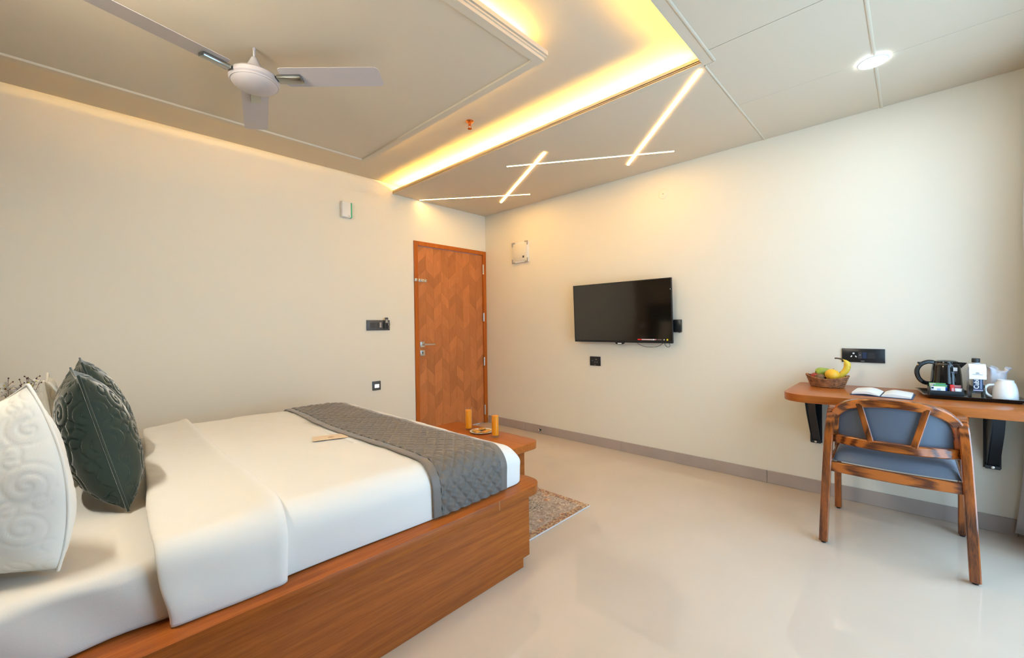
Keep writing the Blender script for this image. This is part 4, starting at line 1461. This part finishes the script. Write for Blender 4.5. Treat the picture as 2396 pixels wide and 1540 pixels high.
# --- tray with tea things
TF = Vector((3.19, -.048, 0)); Tu = Vector((.12, -.993, 0)).normalized(); Tv = Vector((.993, .12, 0)).normalized()
TROT = math.atan2(Tu.y, Tu.x)        # local x = along the front, local y = towards the camera is -Tv
def tp(u_, v_, z_=0.0):
    p_ = TF+Tu*u_+Tv*v_
    return (p_.x, p_.y, ZD+z_)
tr = thing('serving_tray', 'black rectangular serving tray with flared rim on the desk', 'tray', tp(0, 0), TROT)
# local frame: x = Tu ; y = Tv rotated: Tu x z -> check sign below
sgnv = 1.0 if (Matrix.Rotation(TROT, 3, 'Z') @ Vector((0, 1, 0))).dot(Tv) > 0 else -1.0
TL, TD = .372, .300
def ringpts(x0, x1, v0, v1, z, r_=.012):
    return [(x, sgnv*y, z) for x, y in rrect(x0, x1, v0, v1, r_, 4)]
rings = [ringpts(.018, TL-.018, .018, TD-.018, .0006), ringpts(.003, TL-.003, .003, TD-.003, .019), ringpts(-.004, TL+.004, -.004, TD+.004, .0205), ringpts(-.004, TL+.004, -.004, TD+.004, .0225), ringpts(.004, TL-.004, .004, TD-.004, .0215), ringpts(.020, TL-.020, .020, TD-.020, .005)]
V = np.array(rings)
o = grid_mesh('tray_body', V, BLACKG, tr, closed_v=True, smooth=35)
me = o.data; bm = bmesh.new(); bm.from_mesh(me); bm.verts.ensure_lookup_table()
nv = V.shape[1]
for i in (0, V.shape[0]-1):
    bm.faces.new([bm.verts[i*nv+j] for j in range(nv)])
bmesh.ops.recalc_face_normals(bm, faces=bm.faces); bm.to_mesh(me); bm.free()
TZ = .0055
# caddy
cy = thing('sachet_caddy', 'low black caddy box for tea sachets on the tray', 'caddy', tp(.028, .057, TZ), TROT)
cwid, cdep = .130, .075
def cbox(nm, a0, a1, v0, v1, z0, z1, m, par, bev=0.0):
    return box(nm, a0, a1, min(sgnv*v0, sgnv*v1), max(sgnv*v0, sgnv*v1), z0, z1, m, par, bev)
cbox('bottom', 0, cwid, 0, cdep, 0, .003, BLACK, cy)
cbox('front_wall', 0, cwid, 0, .003, .0031, .035, BLACK, cy)
cbox('back_wall', 0, cwid, cdep-.003, cdep, .0031, .060, BLACK, cy)
cbox('side_wall', 0, .003, .0031, cdep-.0031, .0031, .050, BLACK, cy)
cbox('side_wall', cwid-.003, cwid, .0031, cdep-.0031, .0031, .050, BLACK, cy)
cbox('divider', .076, .078, .0031, cdep-.0031, .0031, .046, BLACK, cy)
def sachet(label, u0, u1, v_, z1, tilt, body, stripe, grp='tea and coffee sachets'):
    th = thing('sachet', label, 'sachet', tp(.028+(u0+u1)/2, .057+v_, TZ+.0033), TROT, grp)
    wdt = (u1-u0)/2
    Mt = Matrix.Rotation(sgnv*-tilt, 4, 'X')
    bm = bmesh.new()
    n1, n2 = 8, 8
    def pt_(i, j, s_):
        a, b = i/n1*2-1, j/n2*2-1
        puff = .0038*((1-a**4)*(1-b**4))**.5
        return Mt @ Vector((wdt*a, s_*(puff+.0004), (b+1)/2*z1))
    for s_ in (-1, 1):
        vs = [[bm.verts.new(pt_(i, j, s_)) for j in range(n2+1)] for i in range(n1+1)]
        for i in range(n1):
            for j in range(n2):
                bm.faces.new((vs[i][j], vs[i+1][j], vs[i+1][j+1], vs[i][j+1]))
    fin('packet', bm, body, th, 180)
    for (a0, a1, b0, b1, m_) in stripe:
        cbz = bmesh.new()
        # print follows the puffed front
        nq = 6
        front = -sgnv
        vs = []
        for i in range(nq+1):
            rowv = []
            for j in range(nq+1):
                a = a0+(a1-a0)*i/nq; b = b0+(b1-b0)*j/nq
                puff = .0038*((1-a**4)*(1-b**4))**.5+.0009
                rowv.append(cbz.verts.new(Mt @ Vector((wdt*a*sgn_u, front*puff, (b+1)/2*z1))))
            vs.append(rowv)
        for i in range(nq):
            for j in range(nq):
                cbz.faces.new((vs[i][j], vs[i+1][j], vs[i+1][j+1], vs[i][j+1]))
        fin('print', cbz, m_, th, 180)
sgn_u = 1.0
sachet('white creamer sachet at the left front of the black caddy', .005, .062, .010, .053, .10, WPRINT, [(-.15, .35, -.4, .6, mat('pale_blue_print', (.35, .45, .62), .5)), (-.9, -.6, .5, .85, TEAL)])
sachet('blue sachet behind the white one in the black caddy', .018, .073, .028, .062, .12, BLUE, [(-.95, .95, .55, .95, GRN)])
sachet('green tea bag packet at the back left of the caddy', .004, .070, .046, .068, .12, GRN, [(-.95, -.2, .45, .92, mat('cream_print', (.6, .55, .4), .5))])
sachet('red sachet in the middle of the black caddy', .080, .097, .010, .066, .15, RED, [(-.3, .7, -.5, .45, mat('light_red_print', (.75, .35, .35), .5)), (-.7, .3, -.9, -.6, YEL)])
sachet('mauve sachet at the back right of the black caddy', .094, .127, .034, .062, .12, PINK, [(-.9, .9, .75, .95, mat('rose_print', (.55, .25, .25), .5))])
sachet('white and yellow sugar sachet at the right front of the caddy', .098, .127, .012, .047, .10, WPRINT, [(-.97, .97, -.95, -.25, YEL), (-.5, .1, .1, .35, MATS['pale_blue_print'])])

# kettle
kt = thing('kettle', 'glossy black electric kettle on the tray', 'kettle', tp(.116, .214, TZ+.0008), TROT)
lathe('power_base', [(0, .0005), (.066, .0005), (.068, .004), (.067, .014), (.060, .018), (0, .018)], BLACK, kt, 40)
lathe('body', [(0, .0185), (.066, .0185), (.067, .024), (.066, .05), (.062, .11), (.057, .155), (.053, .172), (.046, .180), (0, .182)], BLACKG, kt, 48)
lathe('lid', [(.049, .1785), (.048, .184), (.040, .189), (.014, .192), (0, .1925)], BLACKG, kt, 40)
lathe('lid_seam', [(.0545, .168), (.0552, .1695), (.0540, .171)], DGREYP, kt, 48)
# handle towards the left (-Tu), spout to the right (+Tu)
hp = crom([(-.048, 0, .176), (-.075, 0, .178), (-.105, 0, .160), (-.120, 0, .125), (-.113, 0, .085), (-.092, 0, .060), (-.062, 0, .054)], 7)
bar('handle', hp, .022, .015, BLACKG, kt, .005, ups=[(0, 1, 0)]*len(hp))
box('switch', -.118, -.100, -.006, .006, .168, .176, BLACK, kt, .002)
sv = [(.044, -.028, .150), (.044, .028, .150), (.044, .026, .182), (.044, -.026, .182), (.082, 0, .176), (.082, 0, .179), (.058, 0, .145)]
raw('spout', sv, [(0, 6, 4, 5, 3), (1, 2, 5, 4, 6), (0, 1, 6), (2, 3, 5), (0, 3, 2, 1)], BLACKG, kt)
gw = lathe('water_gauge', [(.0632, .07), (.0602, .13)], mat('gauge_window', (.05, .07, .10), .1, coat=.5), kt, 60)
bm = bmesh.new(); bm.from_mesh(gw.data)
ang = math.atan2(-sgnv*1.0, .35)
kill = [v for v in bm.verts if abs((math.atan2(v.co.y, v.co.x)-ang+PI) % (2*PI)-PI) > .30]
bmesh.ops.delete(bm, geom=kill, context='VERTS')
bm.to_mesh(gw.data); bm.free()
box('rating_label', .018, .034, -sgnv*.0625-.0004, -sgnv*.0625+.0004, .135, .155, WPRINT, kt, mtx=Matrix.Rotation(-.0, 4, 'Z'))

# water bottle
bt = thing('water_bottle', 'square clear water bottle with black cap and navy label', 'bottle', tp(.205, .078, TZ), TROT)
hwid = .0305
rings = []
for (hh, z_, r_) in ((hwid-.004, .0005, .008), (hwid, .004, .010), (hwid, .060, .010), (hwid-.0015, .063, .010), (hwid-.0015, .125, .010), (hwid, .128, .010), (hwid, .150, .012), (hwid-.004, .163, .014), (hwid-.012, .174, .0165), (.0135, .180, .0133), (.0130, .192, .0128)):
    rings.append([(x, y, z_) for x, y in rrect(-hh, hh, -hh, hh, min(r_, hh-.0002), 5)])
V = np.array(rings)
o = grid_mesh('bottle_body', V, PETG, bt, closed_v=True, cap_v=True, smooth=50)
# (solid water filled body: one refracting volume)
lathe('cap', [(0, .214), (.0145, .214), (.0155, .212), (.0155, .196), (.0150, .1925), (0, .1925)], BLACKM, bt, 28)
lathe('cap_ring', [(.0152, .1915), (.0165, .190), (.0165, .187), (.0140, .186)], mat('clear_ring', (.6, .6, .65), .3), bt, 28)
fy = -sgnv*(hwid+.0006)
lb = box('label', -.016, .020, min(fy, fy+sgnv*.0004), max(fy, fy+sgnv*.0004), .045, .125, TEAL, bt)
# lettering reads upwards along the label (its base line faces right)
exv = Vector((0, 0, 1)); nrmv = Vector((0, -sgnv, 0)); eyv = nrmv.cross(exv)
text_mesh('label_text', 'Cubic', .026, WPRINT, lb, mat_frame((-.0035, fy-sgnv*.0006, .087), exv, eyv, nrmv), bold=.0004)
text_mesh('label_text', 'NATURAL', .0065, mat('rose_text', (.65, .35, .4), .5), lb, mat_frame((-.0125, fy-sgnv*.0006, .073), exv, eyv, nrmv)) if False else None
box('label_stripe', .0095, .0155, min(fy, fy-sgnv*.0006), max(fy, fy-sgnv*.0006), .056, .122, mat('pale_navy', (.18, .25, .38), .5), lb)
box('label_stripe', -.015, .019, min(fy, fy-sgnv*.0006), max(fy, fy-sgnv*.0006), .0465, .0515, mat('mauve_line', (.45, .42, .55), .5), lb)
# folded paper card hung over the neck
cdh = thing('bottle_tag', 'white folded paper tag hung over the neck of the bottle', 'paper tag', tp(.205, .078, TZ+.1855), TROT)
zs = [(.0178, .0005), (.024, -.004), (.0345, -.020), (.0375, -.078)]
for s_ in (-1, 1):
    if s_ > 0:
        continue
    bm = bmesh.new()
    vs = []
    for off in (0, .0006):
        vs.append([[bm.verts.new((x, s_*sgnv*(dv_+off), dz_)) for x in (-.031, .031)] for dv_, dz_ in zs])
    for q_ in range(len(zs)-1):
        for lay in (0, 1):
            a_ = vs[lay]
            bm.faces.new((a_[q_][0], a_[q_][1], a_[q_+1][1], a_[q_+1][0]))
        for e_ in (0, 1):
            bm.faces.new((vs[0][q_][e_], vs[0][q_+1][e_], vs[1][q_+1][e_], vs[1][q_][e_]))
    fin('tag_sheet', bm, PAPER, cdh)
fyt = -sgnv*.0382
for (a0, a1, b0, b1) in ((-.006, .006, -.049, -.046), (-.004, .004, -.046, -.043), (-.018, .018, -.0545, -.0525)):
    box('tag_print', a0, a1, fyt-.0012, fyt+.0012, b0, b1, GREYP, cdh)

# inverted mug
mg = thing('mug', 'white mug standing upside down on the tray', 'mug', tp(.306, .068, TZ), TROT)
lathe('cup', [(.0415, .002), (.0445, .0005), (.0462, .003), (.0460, .02), (.0448, .045), (.0415, .070), (.0355, .090), (.0305, .0995), (.0300, .1075), (.0270, .1075), (.0262, .1030), (0, .1030)], CERAM, mg, 48)
hp = crom([(-.0375, 0, .080), (-.058, 0, .078), (-.070, 0, .060), (-.066, 0, .036), (-.052, 0, .022), (-.043, 0, .019)], 7)
bar('handle', hp, .011, .0075, CERAM, mg, .003, ups=[(0, 1, 0)]*len(hp))
# tumbler in a crimped paper bag
tg = thing('wrapped_tumbler', 'tumbler wrapped in frilled white paper behind the mug', 'glass', tp(.295, .164, TZ), TROT)
lathe('tumbler', [(0, .0005), (.030, .0005), (.0315, .003), (.036, .11), (.034, .11), (.030, .006), (0, .006)], GLASSM, tg, 32)
nseg = 64
rings = []
for z_, r_, am in ((.002, .0335, .0006), (.06, .0362, .0008), (.112, .0385, .0012), (.130, .037, .003), (.142, .0375, .007), (.152, .041, .011), (.158, .044, .013)):
    rings.append([((r_+am*math.sin(a*5+.6)+.35*am*math.sin(a*11))*math.cos(a), (r_+am*math.sin(a*5+.6)+.35*am*math.sin(a*11))*math.sin(a), z_+(.012*math.cos(a*3+1.0) if z_ > .14 else 0)) for a in [2*PI*k/nseg for k in range(nseg)]])
o = grid_mesh('paper_wrap', np.array(rings), mat('thin_white_paper', (.80, .80, .86), .6), tg, closed_v=True)
so = o.modifiers.new('thickness', 'SOLIDIFY'); so.thickness = .0006; so.offset = 1
# wooden stirrer leaning on the front of the tray
sr = thing('wooden_stirrer', 'pale wooden stir stick lying across the front of the tray', 'stir stick', tp(.235, .033, TZ), TROT)
box('stick', -.050, .042, -.004, .004, .0008, .0028, mat('pale_wood', (.70, .47, .32), .6), sr, .0008, 1, mtx=Matrix.Rotation(.05, 4, 'Z'))

# ================================================================== CHAIR
CY = .075
ch = thing('armchair', 'glossy rosewood armchair with grey blue upholstery tucked under the desk', 'chair', (3.06, CY, 0))
def C(x, y, z): return (x-3.06, y, z)
# rear posts (towards the camera) sweep up and bend forward into the arms
for s in (1, -1):
    pth = crom([C(2.787, s*.276, .012), C(2.785, s*.268, .20), C(2.787, s*.258, .42), C(2.795, s*.250, .58), C(2.812, s*.244, .66), C(2.850, s*.241, .700), C(2.905, s*.242, .712)], 8)
    n_ = len(pth)
    sc_ = [(1, 1.0+.35*math.exp(-((i/(n_-1)-.62)/.22)**2)) for i in range(n_)]
    ups_ = []
    for i in range(n_):
        tt = (pth[min(i+1, n_-1)]-pth[max(i-1, 0)]).normalized()
        ups_.append(tuple(Vector((0, 1, 0)).cross(tt)))
    bar('rear_post', pth, .038, .042, ROSE, ch, .005, ups=ups_, scales=sc_)
    # armrest running forward and the front leg
    arm = crom([C(2.900, s*.242, .711), C(3.00, s*.250, .705), C(3.15, s*.262, .690), C(3.28, s*.268, .672), C(3.335, s*.268, .655)], 6)
    bar('armrest', arm, .046, .026, ROSEY, ch, .006)
    fpth = [C(3.362, s*.270, .012), C(3.356, s*.270, .20), C(3.348, s*.268, .42), C(3.335, s*.266, .645)]
    bar('front_leg', fpth, .034, .040, ROSE, ch, .005, ups=[(1, 0, 0)]*4)
    for px_, py_ in ((2.787, .276), (3.362, .270)):
        lathe('foot_pad', [(0, 0.0003), (.011, 0.0003), (.012, .0118), (0, .0118)], RUBBER, ch, 14, Matrix.Translation(C(px_, s*py_, 0)))
    box('side_rail', *[2.808-3.06, 3.328-3.06], *sorted((s*.262, s*.238)), .392, .440, ROSEY, ch, .003)
# seat frame
bar('rear_rail', crom([C(2.795, .240, .417), C(2.780, .12, .417), C(2.775, 0, .417), C(2.780, -.12, .417), C(2.795, -.240, .417)], 5), .024, .052, ROSEY, ch, .004)
box('front_rail', 3.326-3.06, 3.350-3.06, -.248, .248, .392, .440, ROSEY, ch, .003)
# upholstered seat
nu_, nv_ = 40, 40
V = np.zeros((nu_, nv_, 3)); V2 = np.zeros((nu_, nv_, 3))
for i in range(nu_):
    for j in range(nv_):
        a, b = i/(nu_-1)*2-1, j/(nv_-1)*2-1
        f = (1-abs(a)**5)*(1-abs(b)**5)
        x = 3.065+.268*a-.018*(1-b*b)*(a < 0)*(-a)
        y = .236*b*(1-.0*a)
        V[i, j] = C(x, y, .450+.078*max(f, 0)**.30)
        V2[i, j] = C(x, y, .452-.010*max(f, 0)**.4)
grid_mesh('seat_cushion', V, LEATHER, ch)
grid_mesh('seat_base', V2, LEATHER, ch)
# back hoop: arch of bent wood rising from the posts, bulging towards the camera
def hoop_pt(a):           # a 0..pi across from +y to -y
    y = .228*math.cos(a)
    z = .560+.225*abs(math.sin(a))**.62
    x = 2.835-.075*abs(math.sin(a))**.9
    return C(x, y, z)
hp = [Vector(hoop_pt(PI*k/40)) for k in range(41)]
# squarer shoulders
hoop = crom([C(2.842, .232, .566), C(2.838, .232, .64), C(2.826, .222, .700), C(2.806, .182, .744), C(2.788, .11, .769), C(2.779, 0, .778), C(2.788, -.11, .769), C(2.806, -.182, .744), C(2.826, -.222, .700), C(2.838, -.232, .64), C(2.842, -.232, .566)], 6)
ups_ = []
for v in hoop:
    ups_.append((v.x*0, v.y, (v.z-.60)))
bar('back_hoop', hoop, .042, .042, ROSEY, ch, .006, ups=ups_)
# lower back rail, bowed towards the camera
lowr = crom([C(2.838, .245, .566), C(2.800, .19, .566), C(2.772, .10, .566), C(2.764, 0, .566), C(2.772, -.10, .566), C(2.800, -.19, .566), C(2.838, -.245, .566)], 6)
bar('lower_back_rail', lowr, .034, .045, ROSEY, ch, .005)
# back pad between the rails, on the seat side
nb_ = 30
V = np.zeros((nb_, nb_, 3)); V2 = np.zeros((nb_, nb_, 3))
for i in range(nb_):
    y = .222*(1-2*i/(nb_-1))
    # hoop height at y
    zs_ = np.interp(y, [v.y for v in hoop][::-1], [v.z for v in hoop][::-1]) if abs(y) < .218 else .69
    for j in range(nb_):
        f = j/(nb_-1)
        z = .560+(zs_-.010-.560)*f
        bow = .066*(1-(y/.24)**2)
        e_ = max(0, (1-abs(2*f-1)**6)*(1-abs(y/.223)**8))**.5
        x = 2.846-bow*(1-.1*f)
        V[i, j] = C(x, y, z)
        V2[i, j] = C(x+.006+.030*e_, y, z)
grid_mesh('back_panel', V, LEATHER, ch)
grid_mesh('back_cushion', V2, LEATHER, ch)
for s in (1, -1):
    a_, b_ = C(2.780, s*.124, .765), C(2.763, s*.078, .578)
    bar('back_slat', [a_, tuple((Vector(a_)+Vector(b_))/2), b_], .026, .022, ROSE, ch, .003, ups=[(1, 0, 0)]*3)

# ================================================================== CURTAINS
def curtain(label, x0, x1, ybase, seed, edge=None):
    th = thing('curtain', label, 'curtain', ((x0+x1)/2, ybase, .03), 0, 'window curtains')
    nu2, nz = 120, 40
    V = np.zeros((nz, nu2, 3))
    for j in range(nz):
        f = j/(nz-1)
        z = .03+2.36*f
        for i in range(nu2):
            g_ = i/(nu2-1)
            x = x0+(x1-x0)*g_
            amp = .030+.012*math.sin(f*3)
            if edge:
                ex_, ey_ = edge(f)
                wgt = max(0, (g_-.72)/.28)**1.5
            else:
                ex_, ey_, wgt = 0, 0, 0
            y = ybase+amp*math.sin(g_*PI*(abs(x1-x0)*17)+seed+.5*math.sin(f*4+seed))+.010*math.sin(g_*31+f*3)
            V[j, i] = (x+ex_*wgt-(x0+x1)/2, y*(1-wgt)+ey_*wgt-ybase, z-.03)
    o = grid_mesh('cloth', V, CURT, th)
    so = o.modifiers.new('thickness', 'SOLIDIFY'); so.thickness = .003
    return th
def edge_r(f):
    # outline of the free edge next to the television wall: flares at the hem, slight belly high up
    y = -.400-.052*(1-math.exp(-f*5.5))+.020*math.exp(-((f-.72)/.20)**2)
    if f > .93: y += .012*(f-.93)/.07
    return 0.0, y
curtain('grey curtain hanging at the right edge beside the desk', 3.19, 3.515, -.525, .4, edge_r)
curtain('grey curtain gathered at the bed side of the window', XH+.40, 0.92, -.50, 1.7)
rod = thing('curtain_rod', 'metal curtain rod above the window', 'curtain rod', (1.5, -.49, 2.42))
tube('rod', [(-1.95, 0, 0), (2.03, 0, 0)], .011, CHROME, rod, 14)
for x in (-1.7, .1, 1.9):
    tube('rod_bracket', [(x, 0, 0), (x, YF+.49, 0)], .007, CHROME, rod, 10)

# ================================================================== BEDSIDE TABLE AND FLOWERS
bt_ = thing('bedside_table', 'teak bedside table in the corner behind the bed', 'bedside table', (-.20, 3.60, 0))
box('body', -.20, .18, -.175, .195, .06, .50, LAM, bt_, .003)
box('table_top', -.205, .20, -.185, .20, .5005, .525, LAM, bt_, .003)
dw = box('drawer_front', .1805, .195, -.165, .185, .30, .485, LAMY, bt_, .002)
lathe('knob', [(0, 0), (.006, 0), (.006, .012), (.012, .018), (.010, .024), (0, .025)], CHROME, dw, 16, Matrix.Translation((.195, .01, .39)) @ Matrix.Rotation(PI/2, 4, 'Y'))
vs_ = thing('flower_vase', 'white vase of blossom sprigs behind the cream cushions', 'vase of flowers', (-.205, 3.56, .525))
lathe('vase', [(0, .0008), (.038, .0008), (.052, .03), (.055, .07), (.040, .12), (.026, .15), (.030, .165), (.027, .165), (.023, .15), (.036, .12), (.050, .07), (.046, .03), (0, .01)], CERAM, vs_, 32)
petal = None
sprigs = [(-.02, -.02, .40), (.055, -.04, .405), (.085, -.05, .41), (.098, -.06, .395), (-.065, -.02, .38), (.02, .03, .36), (-.10, .0, .36), (.03, -.07, .38)]
rnd = random.Random(4)
for i, (a, b, hh) in enumerate(sprigs):
    base = Vector((0, 0, .12)); tip = Vector((a, b, hh))
    mid = (base+tip)/2+Vector((rnd.uniform(-.015, .015), rnd.uniform(-.015, .015), .03))
    pth = crom([base, mid, tip], 8)
    sg = tube('sprig', pth, .0016, TWIG, vs_, 5, scales=[1-.5*k/(len(pth)-1) for k in range(len(pth))])
    for q_ in range(3):
        f = .70+.12*q_
        p0 = pth[int(f*(len(pth)-1))]
        dirv = Vector((rnd.uniform(-1, 1), rnd.uniform(-1, 1), rnd.uniform(.4, 1.2))).normalized()
        L_ = .025+.015*rnd.random()
        tube('twig', [p0, p0+dirv*L_*.5+Vector((0, 0, .003)), p0+dirv*L_], .0011, TWIG, sg, 4)
        lathe('bud', ball(.0033, 1.3, 0, 6), TWIG, sg, 8, Matrix.Translation(p0+dirv*L_), 180)
    for q_ in range(4):
        f = .50+.14*q_
        p0 = pth[int(f*(len(pth)-1))]+Vector((rnd.uniform(-.018, .018), rnd.uniform(-.018, .018), rnd.uniform(-.01, .012)))
        bm = bmesh.new()
        rz = Matrix.Rotation(rnd.uniform(0, 6), 4, 'Z') @ Matrix.Rotation(rnd.uniform(.3, 1.3), 4, 'X')
        for w5 in range(5):
            R5 = Matrix.Translation(p0) @ rz @ Matrix.Rotation(w5*2*PI/5, 4, 'Z')
            P5 = [(0, 0, 0), (.006, .0065, .003), (.014, .008, .006), (.0185, .003, .008), (.0185, -.003, .008), (.014, -.008, .006), (.006, -.0065, .003)]
            vv_ = [bm.verts.new(R5 @ Vector(p_)) for p_ in P5]
            cv = bm.verts.new(R5 @ Vector((.011, 0, .0025)))
            for k in range(7): bm.faces.new((vv_[k], vv_[(k+1) % 7], cv))
        fl_ = fin('blossom', bm, PETAL, vs_, 180)
        lathe('stamen', ball(.0038, .8, 0, 6), YELC, fl_, 8, Matrix.Translation(p0+(rz @ Vector((0, 0, .003)))), 180)
